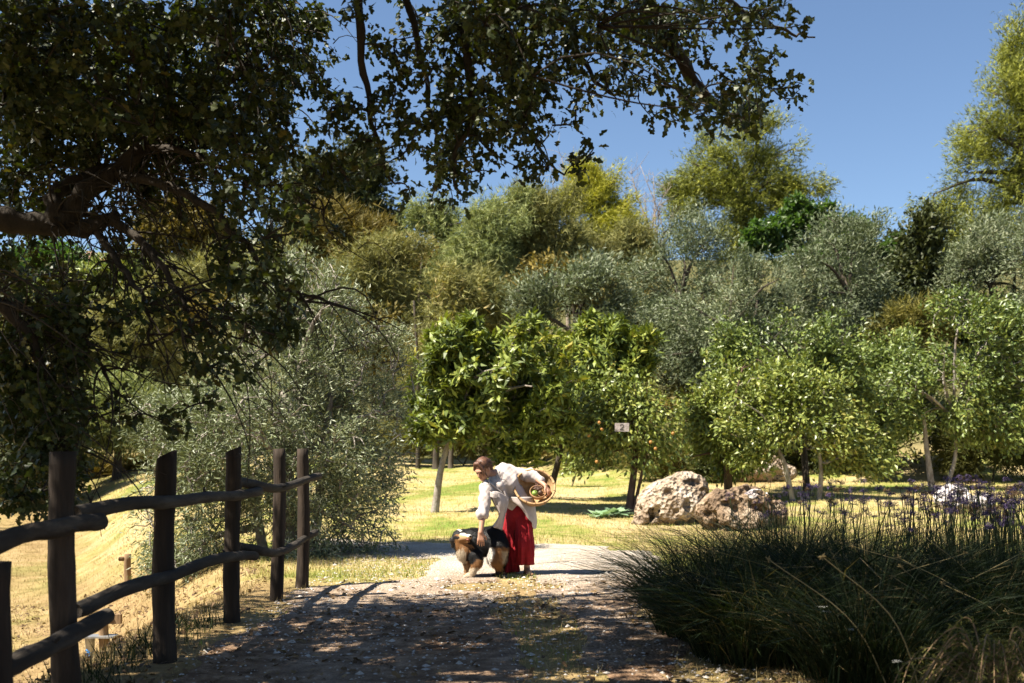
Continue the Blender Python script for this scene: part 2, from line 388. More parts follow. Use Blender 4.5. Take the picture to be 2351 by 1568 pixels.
def build_ground():
    u = np.linspace(-1, 1, 191); xs = np.sinh(u * 4.6) / np.sinh(4.6) * 260
    v = np.linspace(0, 1, 231); ys = -14 + 3.2 * 0 + (np.sinh(v * 3.9) / np.sinh(3.9)) * 700
    X, Y = np.meshgrid(xs, ys)
    Z = zg(X, Y)
    V = np.stack([X, Y, Z], -1).reshape(-1, 3)
    nx, ny = len(xs), len(ys)
    i = np.arange(ny - 1)[:, None] * nx + np.arange(nx - 1)[None]
    Q = np.stack([i, i + 1, i + nx + 1, i + nx], -1).reshape(-1, 4)
    e = fence_edge(V[:, 1])
    bank = sstep(-0.6, 0.2, e - V[:, 0]) * (1 - sstep(2.2, 3.6, e - V[:, 0])) * (1 - sstep(16, 24, V[:, 1]))
    under = (1 - sstep(10.5, 11.8, V[:, 1])) * sstep(-4, -2.6, V[:, 0] - 0) * 0.8
    slope = sstep(43, 50, V[:, 1]) * 0.15 * 0
    rocky = np.exp(-(((V[:, 0] - 4.4) / 2.2) ** 2 + ((V[:, 1] - 17.2) / 1.5) ** 2)) * 0.9
    mound = np.exp(-(((V[:, 0] - 7.3) / 1.5) ** 2 + ((V[:, 1] - 31) / 2.0) ** 2))
    soil = np.clip(bank * 0.6 + under + slope + rocky + mound + 0.8 * sstep(0.5, 3, e - V[:, 0]), 0, 1)
    soil = np.clip(soil + 0.35 * vnoise(V, 0.9, 3) * (soil > 0.05), 0, 1)
    g = obj("ground", V, [Q], M['ground'], attrs={"soil": soil, "scrub": np.clip(sstep(32, 37, V[:, 1]) * sstep(0, 3, V[:, 0]) + sstep(44, 48, V[:, 1]), 0, 1)})
    tag(g, kind="structure")
    # gravel path
    xs = np.arange(-9, 3.2, 0.07); ys = np.arange(-6, 19, 0.07)
    X, Y = np.meshgrid(xs, ys); nx = len(xs)
    V = np.stack([X, Y, zg(X, Y) + 0.012 + 0.008 * np.clip(vnoise(np.stack([X, Y, 0 * X], -1), 5, 2), -1, 1)], -1).reshape(-1, 3)
    mk = path_mask(V[:, 0], V[:, 1])
    i = (np.arange(len(ys) - 1)[:, None] * nx + np.arange(nx - 1)[None]).ravel()
    Q = np.stack([i, i + 1, i + nx + 1, i + nx], -1)
    eps = 0.02
    gx = (path_mask(V[:, 0] + eps, V[:, 1]) - mk) / eps; gy = (path_mask(V[:, 0], V[:, 1] + eps) - mk) / eps
    Q = Q[(mk[Q] > 0).any(1)]
    st = np.clip(-mk, 0, 0.3) / np.maximum(np.hypot(gx, gy), 0.3) ** 2
    out_ = mk < 0
    mv = np.stack([gx * st, gy * st], -1); ml = np.linalg.norm(mv, axis=1, keepdims=True); mv *= np.minimum(1, 0.09 / np.maximum(ml, 1e-6))
    V[out_, :2] += mv[out_]; V[out_, 2] = zg(V[out_, 0], V[out_, 1]) + 0.004
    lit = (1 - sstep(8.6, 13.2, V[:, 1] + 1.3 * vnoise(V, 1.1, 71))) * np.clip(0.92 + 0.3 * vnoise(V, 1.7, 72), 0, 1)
    used, inv = np.unique(Q, return_inverse=True)
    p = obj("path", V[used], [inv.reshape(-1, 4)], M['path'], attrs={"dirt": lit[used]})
    tag(p, kind="structure")
build_ground()

# ------------------------------------------------------------------ leaf templates: length along x, face along z
def strip_leaf(t, w, curl=0.1, fold=0.0):
    t = np.array(t, float); w = np.array(w, float)
    z = -curl * t ** 2
    L = np.stack([t, w, z + fold * w], -1); R = np.stack([t, -w, z + fold * w], -1)
    V = np.empty((2 * len(t), 3)); V[0::2] = L; V[1::2] = R
    i = np.arange(len(t) - 1) * 2
    return V, np.stack([i, i + 1, i + 3, i + 2], -1)
T_OAK = strip_leaf([0, .22, .36, .62, .78, 1], [.03, .27, .14, .33, .18, .10], 0.22, 0.25)
T_OAK2 = strip_leaf([0, .3, .5, .8, 1], [.04, .26, .17, .29, .05], 0.22, 0.2)
T_LEAF = strip_leaf([0, .45, 1], [.03, .25, .0], 0.22, 0.3)
T_FAR = (np.array([[0, 0, 0], [.5, .24, .05], [1, 0, -.1], [.5, -.24, .05]]), np.array([[0, 1, 2, 3]]))
T_LOQ = strip_leaf([0, .5, 1], [.03, .15, .0], 0.18, 0.3)
T_OAK3 = strip_leaf([0, .6, 1], [.05, .30, .06], 0.22, 0.2)
T_THIN = (np.array([[0, 0, 0], [.5, .11, .02], [1, 0, -.06], [.5, -.11, .02]]), np.array([[0, 1, 2, 3]]))
def spray(n, w, spread, seed, droop=0.0):
    r = np.random.default_rng(seed); V = []; Fs = []
    for i in range(n):
        d = nrm(np.array([1, 0, 0]) + r.normal(size=3) * spread)
        s = nrm(np.cross(d, r.normal(size=3))) * w
        b0 = r.uniform(0, 0.25) * np.array([1, 0, 0]); tip = b0 + d * r.uniform(.6, 1.0) + np.array([0, 0, -droop * r.uniform(0.3, 1)])
        V += [b0 - s * .6, b0 + s * .6, tip]; Fs.append([3 * i, 3 * i + 1, 3 * i + 2])
    return np.array(V), np.array(Fs)
T_NEEDLE = spray(3, 0.085, 0.7, 1)
T_PLUME = spray(3, 0.085, 0.6, 2)
T_TUFT = spray(4, 0.085, 0.38, 3)

# ------------------------------------------------------------------ trees
def attach(targets, nodes, batches=8):
    """connect every target to the nearest node or earlier target"""
    targets = np.asarray(targets); nodes = np.asarray(nodes)
    d0 = np.min(((targets[:, None] - nodes[None]) ** 2).sum(-1), 1) if len(targets) * len(nodes) < 4e6 else RNG.random(len(targets))
    order = np.argsort(d0); par = np.zeros_like(targets)
    pool = nodes
    for ch in np.array_split(order, batches):
        if not len(ch): continue
        d = ((targets[ch][:, None] - pool[None]) ** 2).sum(-1)
        par[ch] = pool[np.argmin(d, 1)]
        pool = np.vstack([pool, targets[ch]])
    return par

def twig_tubes(a, b, r0, r1, sag=0.06, k=5, sides=3, rng=RNG):
    n = len(a); t = np.linspace(0, 1, k)[None, :, None]
    L = np.linalg.norm(b - a, axis=1)[:, None, None]
    off = rng.normal(size=(n, 1, 3)) * 0.14 * L
    mid = 4 * t * (1 - t)
    Pt = a[:, None] * (1 - t) + b[:, None] * t + mid * (off + np.array([0, 0, 1.0]) * L * sag) 
    R = np.asarray(r0).reshape(-1, 1) * (1 - t[..., 0]) + np.asarray(r1).reshape(-1, 1) * t[..., 0]
    return tubes(Pt, np.broadcast_to(R, Pt.shape[:2]), sides, cap=False)

def crown_points(lobes, n, rng, shell=0.5, rough=0.16, gap=None, seed=0):
    """points in a union of ellipsoids, mostly towards the outside"""
    w = np.array([l[3] * l[4] * l[5] for l in lobes]) ** 0.75; w /= w.sum()
    out = []; lob = []
    while sum(len(o) for o in out) < n:
        k = rng.choice(len(lobes), p=w, size=n)
        l = np.array([lobes[i] for i in k])
        d = nrm(rng.normal(size=(n, 3)))
        r = rng.random(n) ** (shell / 1.5)
        r = r * (1 + rough * vnoise(d * 2.2 + k[:, None] * 3.1, 1.6, seed))
        p = l[:, :3] + d * r[:, None] * l[:, 3:6]
        # thin out what lies deep in another lobe
        ins = np.zeros(n, bool)
        for j, o in enumerate(lobes):
            q = (((p - np.array(o[:3])) / np.array(o[3:6])) ** 2).sum(1)
            ins |= (q < 0.25) & (k != j) & (rng.random(n) < 0.8)
        ok = ~ins
        if gap is not None:
            ok &= vnoise(p, gap[0], seed + 5) > gap[1]
        out.append(p[ok]); lob.append(k[ok])
    return np.concatenate(out)[:n], np.concatenate(lob)[:n]

LEAF_ME = {}
def leaf_parts(root, tmpl, key, mat, pos, X, N, S, name="leaf"):
    """single leaves as parts, sharing one mesh"""
    for q in range(4):
        kk = (key, q)
        if kk not in LEAF_ME:
            LEAF_ME[kk] = make_mesh(name, tmpl[0], [tmpl[1]], mat, False, {"rnd": np.full(len(tmpl[0]), 0.15 + 0.25 * q)})
    X = nrm(X); Y = nrm(np.cross(N, X)); Z = np.cross(X, Y)
    org = ORG[root.name]
    for i in range(len(pos)):
        o = bpy.data.objects.new(name, LEAF_ME[(key, i % 4)])
        COL.objects.link(o)
        o.parent = root
        s = float(S[i])
        m = Matrix(((X[i, 0] * s, Y[i, 0] * s, Z[i, 0] * s, pos[i, 0] - org[0]),
                    (X[i, 1] * s, Y[i, 1] * s, Z[i, 1] * s, pos[i, 1] - org[1]),
                    (X[i, 2] * s, Y[i, 2] * s, Z[i, 2] * s, pos[i, 2] - org[2]), (0, 0, 0, 1)))
        o.matrix_local = m

def split_parts(pos, S, lim, nparts, rng):
    """the leaves that show largest: nearest to the camera and in the frame"""
    px = CX + pos[:, 0] / np.maximum(pos[:, 1], .1) * F; py = HY - (pos[:, 2] - CAMZ) / np.maximum(pos[:, 1], .1) * F
    inside = (px > 0) & (px < 2351) & (py > 0) & (py < 1568) & (pos[:, 1] > 1)
    score = np.where(inside, S / np.maximum(pos[:, 1], .1), 0)
    pick = np.argsort(-score)[:nparts]
    m = np.zeros(len(pos), bool); m[pick] = True
    return m

def tree(name, label, cat, px, D, lobes, leaf, mat, nclump, nleaf, size, bark='darkbark', trunk_r=0.15, group=None,
         up=0.6, droop=0.0, out=0.8, rc=0.25, shell=0.5, gap=(0.9, -0.55), seed=1, lean=0.0, fork=None, ground_z=None,
         trunks=None, nparts=0, rough=0.16, vary=0.25, limbs=9, crown_name="crown", twigs=True, rosette=False, rhi=1.0, sub=5):
    """lobes: (x, y, rx, ry[, dD]) in display pixels at distance D+dD, so in metres they follow from D"""
    rng = np.random.default_rng(seed * 77 + 5)
    bx = (px - CX) / F * D
    bz = zg(bx, D) if ground_z is None else ground_z
    base = np.array([bx, D, float(bz)])
    root = empty(name, base, label, cat, group)
    LB = []
    for l in lobes:
        dd = D + (l[4] if len(l) > 4 else 0)
        c = P(l[0], l[1], dd); rx = l[2] / F * dd; ry = l[3] / F * dd
        LB.append((c[0], c[1], c[2], rx, min(rx, max(ry, rx * 0.55)) if len(l) < 6 else l[5], ry))
    if sub:
        big = LB; LB = [(x, y, z, a * .86, b * .86, c * .86) for x, y, z, a, b, c in big]
        for (x, y, z, a, b, c) in big:
            for _ in range(sub):
                d = nrm(rng.normal(size=3) + np.array([0, -.3, .25])); f = rng.uniform(.24, .46); q = rng.uniform(.68, .9)
                LB.append((x + d[0] * a * q, y + d[1] * b * q, z + d[2] * c * q, a * f, b * f, c * f))
    cp, lob = crown_points(LB, nclump, rng, shell, rough, gap, seed)
    zmin = zg(cp[:, 0], cp[:, 1]) + 0.08
    cp[:, 2] = np.maximum(cp[:, 2], zmin)
    cc = np.array([l[:3] for l in LB]); wt = np.array([l[3] * l[5] for l in LB])[:, None]
    centre = (cc * wt).sum(0) / wt.sum()
    # wood
    nodes = []; mb = MB()
    specs = trunks or [(0, 0, None)]
    for (dx, r_mul, top) in specs:
        b = base + np.array([dx, 0, -0.15])
        tp = centre if top is None else np.array(P(top[0], top[1], D))
        mid = b * 0.45 + tp * 0.55 + np.array([lean, 0, 0]) + rng.normal(size=3) * 0.05 * np.linalg.norm(tp - b)
        pts = spline([b, b * 0.8 + mid * 0.2 + rng.normal(size=3) * 0.03, mid, tp], 14)
        r = trunk_r * (r_mul or 1.0) * np.linspace(1, 0.35, 14); r[0] *= 1.5; r[1] *= 1.15
        mb.add(*tubes(pts, r, 9))
        nodes.append(pts[5:])
    nodes = np.concatenate(nodes)
    # limbs to far points of the crown
    far = [cp[rng.integers(len(cp))]]
    dmin = ((cp - far[0]) ** 2).sum(1)
    for _ in range(limbs - 1):
        j = int(np.argmax(dmin)); far.append(cp[j]); dmin = np.minimum(dmin, ((cp - cp[j]) ** 2).sum(1))
    allnodes = [nodes]
    for q in far:
        q = centre + (q - centre) * 0.86
        j = int(np.argmin(((nodes - (q * 0.25 + centre * 0.75 + np.array([0, 0, -0.35 * np.linalg.norm(q - centre)]))) ** 2).sum(1)))
        a = nodes[j]
        m_ = a * 0.5 + q * 0.5 + np.array([0, 0, 0.12 * np.linalg.norm(q - a)]) + rng.normal(size=3) * 0.07 * np.linalg.norm(q - a)
        pts = spline([a, m_, q], 9)
        mb.add(*tubes(pts, trunk_r * 0.42 * np.linspace(1, 0.18, 9), 5))
        allnodes.append(pts[2:])
    allnodes = np.concatenate(allnodes)
    par = attach(cp, allnodes)
    if twigs:
        tk = np.ones(len(cp), bool) if D < 36 else rng.random(len(cp)) < .35
        par_, cp_ = par[tk], cp[tk]
        mb.add(*[a for a in twig_tubes(par_, cp_, np.full(len(cp_), trunk_r * 0.10), np.full(len(cp_), trunk_r * 0.03), k=3 if D < 30 else 2, rng=rng)])
    mb.build("trunk", M[bark], root)
    # leaves
    n = nclump * nleaf
    ci = np.repeat(np.arange(nclump), nleaf)
    tdir = nrm(cp - par + nrm(cp - centre) * 0.3 + np.array([0, 0, 0.1]))
    outw = nrm(cp - centre)
    if rosette:
        pos = cp[ci] + rng.normal(size=(n, 3)) * rc * 0.18
        ax = nrm(outw + np.array([0, 0, 0.7]) + rng.normal(size=(nclump, 3)) * 0.35)[ci]
        dr = nrm(ax * rng.uniform(0.1, 0.9, (n, 1)) + nrm(rng.normal(size=(n, 3))) * 0.9 + np.array([0, 0, -droop]))
        N = nrm(ax + rng.normal(size=(n, 3)) * 0.3 + np.array([0, 0, up * 0.3]))
    else:
        s = rng.uniform(-0.7, 1.0, (n, 1)) * rc
        pos = cp[ci] + tdir[ci] * s + rng.normal(size=(n, 3)) * rc * 0.42
        dr = nrm(tdir[ci] * 0.6 + outw[ci] * out * 0.5 + rng.normal(size=(n, 3)) * 0.75 + np.array([0, 0, -droop]))
        N = nrm(rng.normal(size=(n, 3)) * 0.7 + np.array([0, 0, up]) + outw[ci] * 0.5)
    S = size * rng.uniform(1 - vary, 1 + vary, n)
    pos[:, 2] = np.maximum(pos[:, 2], zg(pos[:, 0], pos[:, 1]) + 0.03)
    clr = np.clip(0.48 + 0.34 * vnoise(cp, 1.1, seed + 3) + 0.15 * rng.normal(size=len(cp)), 0, 1)
    rnd = np.clip(clr[ci] * 0.55 + rng.random(n) * 0.55 * rhi, 0, 1)
    if nparts:
        m = split_parts(pos, S, 0, nparts, rng)
        leaf_parts(root, leaf, mat + str(id(leaf)), M[mat], pos[m], dr[m], N[m], S[m])
        keep = ~m
        pos, dr, N, S, rnd = pos[keep], dr[keep], N[keep], S[keep], rnd[keep]
    V, Fs, A = scatter(leaf, pos, dr, N, S, rnd)
    c = obj(crown_name, V, [Fs], M[mat], root, False, {"rnd": A})
    if nparts: tag(c, kind="stuff")
    return root

def far_tree(*a, **k): return tree(*a, **k)

# ------------------------------------------------------------------ the trees of the garden
tree("olive_tree", "large silvery olive tree with foliage down to the ground behind the wooden fence", "tree", 660, 14.2,
     [(640, 980, 265, 300), (740, 800, 190, 190), (600, 760, 130, 150, 0.3), (470, 1060, 165, 200, -0.3), (830, 1030, 140, 190),
      (690, 650, 90, 85, .4), (560, 1230, 200, 150, -0.4), (770, 1220, 150, 150), (400, 1180, 110, 160, .2), (870, 880, 80, 130), (380, 1310, 70, 60)],
     T_THIN, 'olive', 2300, 34, 0.086, 'greybark', 0.16, up=0.2, out=0.5, rc=0.16, shell=0.75, gap=(2.2, -0.28), rough=0.25, seed=3,
     trunks=[(0.0, 1, (650, 900)), (0.25, .7, (760, 900)), (-0.3, .6, (540, 1000))], limbs=16)
tree("loquat_tree", "loquat tree with a leaning grey trunk behind the bending woman", "tree", 995, 21.5,
     [(1110, 850, 165, 120), (1060, 790, 110, 75), (1170, 760, 95, 52), (1240, 880, 120, 130), (1000, 890, 75, 110), (1150, 970, 190, 85), (985, 1000, 50, 55)],
     T_LOQ, 'loquat', 950, 17, 0.24, 'greybark', 0.115, group=None, rosette=True, droop=0.15, rc=0.25, shell=0.6, gap=(2.0, -0.12), rough=0.3, seed=4,
     trunks=[(0, 1, (1050, 960))], lean=-0.12, nparts=300, limbs=10)
tree("loquat_tree", "loquat tree with a dark upright trunk behind the number sign", "tree", 1262, 24.5,
     [(1400, 820, 120, 85), (1330, 880, 120, 130), (1290, 980, 130, 80), (1450, 860, 70, 100), (1390, 770, 90, 40), (1370, 960, 110, 90)],
     T_LOQ, 'loquat', 850, 17, 0.24, 'darkbark', 0.12, rosette=True, droop=0.15, rc=0.25, shell=0.6, gap=(2.0, -0.12), rough=0.3, seed=5,
     trunks=[(0, 1, (1300, 950))], nparts=200, limbs=9)
peach = tree("fruit_tree", "sparse fruit tree with drooping leaves and orange fruit, marked by the number sign", "tree", 1442, 22.0,
     [(1440, 960, 100, 85), (1380, 1010, 60, 60), (1510, 980, 55, 70), (1430, 900, 70, 50), (1470, 1050, 60, 40), (1360, 950, 40, 60), (1350, 1050, 30, 30)],
     T_LEAF, 'fruit', 420, 14, 0.12, 'redbark', 0.115, droop=0.9, up=0.4, rc=0.28, shell=0.8, gap=(1.4, -0.35), seed=6,
     trunks=[(0, 1, (1445, 920)), (0.12, .5, (1500, 980))], limbs=8, nparts=150)
tree("fruit_tree", "fruit tree with a short thick trunk beside the tall boulder", "tree", 1672, 25.5,
     [(1660, 960, 95, 85), (1620, 1000, 85, 60), (1700, 890, 80, 80), (1730, 1010, 80, 60), (1690, 1060, 60, 40), (1610, 1060, 60, 35)],
     T_FAR, 'fruit', 760, 16, 0.132, 'redbark', 0.16, droop=0.35, up=0.6, rc=0.28, shell=0.6, gap=(2.3, -0.03), rough=0.35, seed=7, limbs=9, nparts=150)
tree("fruit_tree", "fruit tree with a slanting pale trunk rising behind the low boulder", "tree", 1822, 24.5,
     [(1800, 970, 115, 80), (1730, 960, 90, 70), (1900, 990, 110, 75), (1840, 900, 110, 70), (1960, 1010, 70, 55), (1870, 1060, 70, 35), (1750, 1050, 60, 35), (1990, 1060, 50, 30)],
     T_FAR, 'fruit', 900, 16, 0.132, 'greybark', 0.10, droop=0.35, up=0.6, rc=0.28, shell=0.6, gap=(2.3, -0.03), rough=0.35, seed=8, limbs=10,
     trunks=[(0, 1, (1770, 1000)), (0.55, .9, (1870, 980))], nparts=150)
tree("fruit_tree", "tall upright fruit tree with many straight leafy shoots between two lower fruit trees", "tree", 1850, 27.0,
     [(1850, 880, 90, 130), (1770, 860, 70, 110), (1930, 870, 75, 120), (1690, 850, 60, 100), (1800, 780, 30, 60), (1900, 770, 30, 60), (1730, 770, 22, 50), (1960, 790, 22, 50)],
     T_FAR, 'citrus', 980, 16, 0.136, 'darkbark', 0.13, droop=0.1, up=0.5, rc=0.3, shell=0.6, gap=(2.3, -0.03), rough=0.35, seed=9, limbs=11)
tree("fruit_tree", "broad fruit tree with a bare forked trunk before the dark hedge", "tree", 2140, 27.5,
     [(2170, 860, 120, 120), (2240, 780, 110, 90), (2100, 900, 90, 90), (2300, 880, 110, 120), (2180, 730, 60, 50), (2180, 960, 100, 40), (2080, 980, 60, 40), (2260, 990, 70, 40)],
     T_FAR, 'citrus', 1250, 16, 0.136, 'greybark', 0.12, droop=0.25, up=0.5, rc=0.3, shell=0.6, gap=(2.3, -0.03), rough=0.35, seed=10, limbs=12,
     trunks=[(0, 1, (2120, 950)), (0.48, .7, (2190, 960))], nparts=150)
tree("fruit_tree", "leafy fruit tree at the foot of the bank beside the juniper shrubs", "tree", 2420, 29.0,
     [(2400, 860, 140, 130), (2340, 760, 70, 70), (2480, 800, 120, 120), (2330, 960, 70, 60)],
     T_FAR, 'citrus', 700, 16, 0.136, 'greybark', 0.12, droop=0.25, up=0.5, rc=0.3, shell=0.6, gap=(2.3, -0.03), rough=0.35, seed=11, limbs=9)
tree("fruit_tree", "dark glossy fruit tree filling the gap before the hedge", "tree", 2030, 31.0,
     [(2020, 900, 80, 110), (1980, 960, 70, 80), (2060, 830, 50, 80), (2050, 990, 70, 60)],
     T_FAR, 'citrus', 600, 16, 0.136, 'darkbark', 0.1, droop=0.25, up=0.5, rc=0.3, shell=0.6, gap=(2.3, -0.03), rough=0.35, seed=12, limbs=7)

OL = [("rounded grey olive tree rising just behind the loquat trees", 1320, 34, [(1320, 700, 125, 100), (1390, 680, 70, 80), (1250, 720, 70, 70), (1330, 800, 120, 70)]),
      ("tall olive tree with a twiggy brownish top in the olive row", 1560, 40, [(1570, 650, 115, 140), (1590, 545, 75, 60), (1500, 700, 80, 120), (1640, 640, 60, 120), (1540, 800, 90, 100)]),
      ("low broad olive tree in the middle of the olive row", 1680, 36, [(1690, 690, 120, 120), (1760, 660, 80, 90), (1600, 740, 80, 100), (1620, 840, 100, 80), (1730, 790, 120, 80)]),
      ("tallest olive tree of the row with thin upright shoots on top", 1940, 39, [(1930, 610, 110, 110), (1970, 530, 75, 60), (1860, 660, 90, 110), (2010, 640, 70, 110), (1930, 740, 130, 90)]),
      ("pale olive tree under the tall layered pine at the top of the bank", 2270, 43, [(2260, 590, 90, 80), (2200, 630, 70, 70), (2320, 570, 80, 90), (2260, 680, 110, 70)]),
      ("olive tree beside the pale one at the end of the olive row", 2390, 41, [(2380, 600, 90, 120), (2440, 640, 90, 110), (2370, 700, 80, 70)])]
for i, (lb, px, D, lo) in enumerate(OL):
    tree("olive_tree", lb, "tree", px, D, lo, T_THIN, 'olive_far', 800, 23, 0.195, 'darkbark', 0.2, "olive trees along the bank", up=0.2, out=0.5,
         rc=0.38, shell=0.7, gap=(1.6, -0.08), rough=0.35, seed=20 + i, limbs=12, trunks=[(0, 1, None), (0.5, .7, (px + 60, lo[0][1]))])

tree("pine_tree", "bright stone pine with a bare dark trunk rising above the olive row", "tree", 1690, 58,
     [(1720, 340, 100, 75), (1640, 400, 85, 80), (1790, 390, 65, 90), (1600, 450, 75, 60), (1680, 480, 90, 75), (1560, 430, 45, 25), (1770, 500, 70, 60), (1690, 560, 90, 60), (1875, 440, 28, 30), (1840, 480, 40, 25), (1700, 290, 50, 40), (1760, 330, 50, 60), (1580, 500, 50, 40)],
     T_NEEDLE, 'pine', 950, 36, 0.32, 'darkbark', 0.42, up=0.9, out=0.9, rc=0.55, shell=0.55, gap=(1.1, -0.12), seed=30, limbs=16, rough=0.45)
tree("pine_tree", "tall pine with layered boughs at the edge of the hillside", "tree", 2400, 52,
     [(2350, 170, 70, 110), (2300, 200, 50, 60), (2400, 300, 130, 160), (2290, 310, 90, 60), (2240, 380, 70, 50), (2300, 420, 120, 70), (2180, 490, 70, 40), (2260, 520, 130, 60), (2370, 470, 120, 90), (2200, 450, 50, 40), (2340, 90, 40, 50)],
     T_NEEDLE, 'pine', 1400, 34, 0.31, 'darkbark', 0.45, up=0.9, out=0.9, rc=0.55, shell=0.55, gap=(1.1, -0.32), seed=31, limbs=16, rough=0.45)
tree("evergreen_tree", "dark tall evergreen tree with a rounded top on the ridge", "tree", 820, 62,
     [(800, 400, 95, 70), (860, 470, 70, 110), (740, 450, 80, 80), (800, 520, 120, 70), (700, 500, 50, 70)],
     T_FAR, 'dark', 1100, 26, 0.36, 'darkbark', 0.4, up=0.4, rc=0.75, shell=0.6, gap=(0.9, -0.1), seed=32, limbs=12, rough=0.45)
tree("evergreen_tree", "rusty brown bushy tree below the dark evergreen", "tree", 780, 56,
     [(770, 530, 70, 60), (830, 560, 60, 55), (720, 560, 55, 50), (790, 610, 110, 60)],
     T_PLUME, 'rust', 500, 20, 0.6, 'darkbark', 0.3, up=0.4, rc=0.6, shell=0.6, gap=(0.5, -0.6), seed=33, limbs=8)
TM = [("feathery ochre tamarisk tree behind the large olive crown", 860, 44, [(850, 620, 90, 70), (920, 640, 80, 60), (800, 680, 80, 70), (900, 700, 110, 60), (960, 590, 40, 40)], 'tam', 700),
      ("thin open tamarisk with arching bare stems against the sky", 1030, 47, [(990, 500, 55, 40), (1020, 540, 35, 50), (960, 520, 30, 25), (1040, 620, 60, 60)], 'tamgreen', 230),
      ("grey green feathery tamarisk with a pointed top", 1120, 45, [(1130, 560, 70, 90), (1165, 450, 24, 55), (1125, 480, 26, 60), (1195, 480, 20, 50), (1070, 540, 50, 80), (1100, 640, 100, 80), (1060, 480, 40, 40)], 'tamgreen', 650),
      ("golden tamarisk in the middle of the far thicket", 1230, 46, [(1230, 530, 75, 90), (1275, 460, 26, 60), (1235, 480, 24, 60), (1305, 480, 20, 50), (1190, 610, 90, 70), (1290, 590, 70, 70), (1250, 660, 90, 50)], 'tam', 750),
      ("rounded olive-brown tamarisk at the end of the thicket", 1430, 48, [(1420, 600, 80, 60), (1370, 570, 50, 50), (1470, 620, 50, 50), (1420, 680, 90, 60)], 'tam', 420),
      ("low ochre tamarisk bush shading the meadow edge", 1000, 39, [(1000, 690, 80, 50), (1080, 690, 70, 50), (940, 720, 60, 50)], 'tam', 420)]
for i, (lb, px, D, lo, mt, n) in enumerate(TM):
    tree("tamarisk_tree", lb, "tree", px, D, lo, T_PLUME, mt, int(n * .85), 30, 0.34, 'darkbark', 0.16, "tamarisk trees in the far thicket", up=0.3, droop=0.15, rc=0.5,
         shell=0.6, gap=(1.5, 0.12), seed=40 + i, limbs=14, rough=0.5, trunks=[(0, 1, None), (0.6, .8, (px + 50, lo[0][1] - 20)), (-0.7, .7, (px - 50, lo[0][1]))])
tree("yellow_tree", "yellow green tree with two rounded tops on the skyline", "tree", 1370, 53,
     [(1335, 425, 26, 60), (1362, 435, 22, 55), (1425, 430, 28, 66), (1400, 460, 20, 50), (1340, 510, 70, 60), (1420, 530, 60, 70), (1380, 480, 50, 60), (1300, 490, 35, 50)],
     T_PLUME, 'yellow', 620, 30, 0.33, 'darkbark', 0.2, up=0.5, rc=0.5, shell=0.55, gap=(1.5, 0.1), seed=50, limbs=14, rough=0.5)
tree("broadleaf_tree", "fresh green broad-leaved tree between the pine and the tallest olive", "tree", 1830, 47,
     [(1850, 510, 75, 50), (1780, 540, 70, 45), (1900, 500, 40, 35), (1750, 560, 40, 30), (1960, 540, 60, 40), (1860, 580, 110, 50), (2040, 600, 60, 60)],
     T_FAR, 'green', 650, 24, 0.27, 'darkbark', 0.2, up=0.9, rc=0.45, shell=0.6, gap=(0.8, -0.5), seed=51, limbs=10, rosette=True, droop=0.3)
# bare trees: trunk and twigs only
def bare_tree(label, px, D, tips, seed):
    rng = np.random.default_rng(seed)
    b = np.array([(px - CX) / F * D, D, float(zg((px - CX) / F * D, D))])
    root = empty("bare_tree", b, label, "tree", "leafless trees on the skyline")
    mb = MB(); top = P(px, 520, D)
    tr = spline([b, b * 0.5 + top * 0.5 + rng.normal(size=3) * .2, top], 10)
    mb.add(*tubes(tr, np.linspace(0.16, 0.09, 10), 7))
    mb.build("trunk", M['palebranch'], root)
    mt = MB(); nodes = [tr[4:]]
    for (tx, ty) in tips:
        q = P(tx, ty, D + rng.uniform(-1, 1)); a = tr[rng.integers(5, 10)]
        pts = spline([a, a * 0.5 + q * 0.5 + rng.normal(size=3) * 0.25, q], 9)
        mt.add(*tubes(pts, np.linspace(0.06, 0.012, 9), 4)); nodes.append(pts[3:])
    nodes = np.concatenate(nodes)
    n = 200
    st = nodes[rng.integers(len(nodes), size=n)]
    en = st + nrm(rng.normal(size=(n, 3)) * 0.6 + np.array([0, 0, 0.7])) * rng.uniform(0.4, 1.3, (n, 1))
    mt.add(*twig_tubes(st, en, np.full(n, 0.013), np.full(n, 0.005), rng=rng))
    mt.build("twigs", M['palebranch'], root)
bare_tree("leafless pale tree beside the yellow green tree", 1490, 55, [(1500, 400), (1470, 380), (1530, 440), (1540, 500), (1450, 400), (1515, 470), (1480, 440)], 3)
bare_tree("leafless pale tree behind the golden tamarisk", 1310, 54, [(1290, 360), (1320, 380), (1270, 400), (1335, 410), (1300, 430)], 4)

# left side, behind the fence and below the oak
tree("evergreen_tree", "rounded far tree seen through the oak branches", "tree", 420, 66, [(420, 510, 90, 55), (370, 540, 60, 40), (480, 540, 60, 40)],
     T_FAR, 'rust', 560, 24, 0.36, 'darkbark', 0.3, up=0.4, rc=0.6, gap=(0.5, -0.6), seed=60, limbs=8)
tree("evergreen_tree", "fresh green rounded tree beside the distant house", "tree", 120, 70, [(120, 600, 60, 45), (80, 630, 60, 40), (170, 640, 60, 30)],
     T_FAR, 'green', 520, 24, 0.36, 'darkbark', 0.3, up=0.4, rc=0.6, gap=(0.5, -0.6), seed=61, limbs=8)
tree("evergreen_tree", "light green bushy tree in front of the distant house", "tree", 240, 64, [(240, 650, 80, 50), (300, 640, 60, 50), (180, 680, 80, 40)],
     T_FAR, 'fruit', 520, 24, 0.36, 'darkbark', 0.3, up=0.4, rc=0.6, gap=(0.5, -0.6), seed=62, limbs=8)
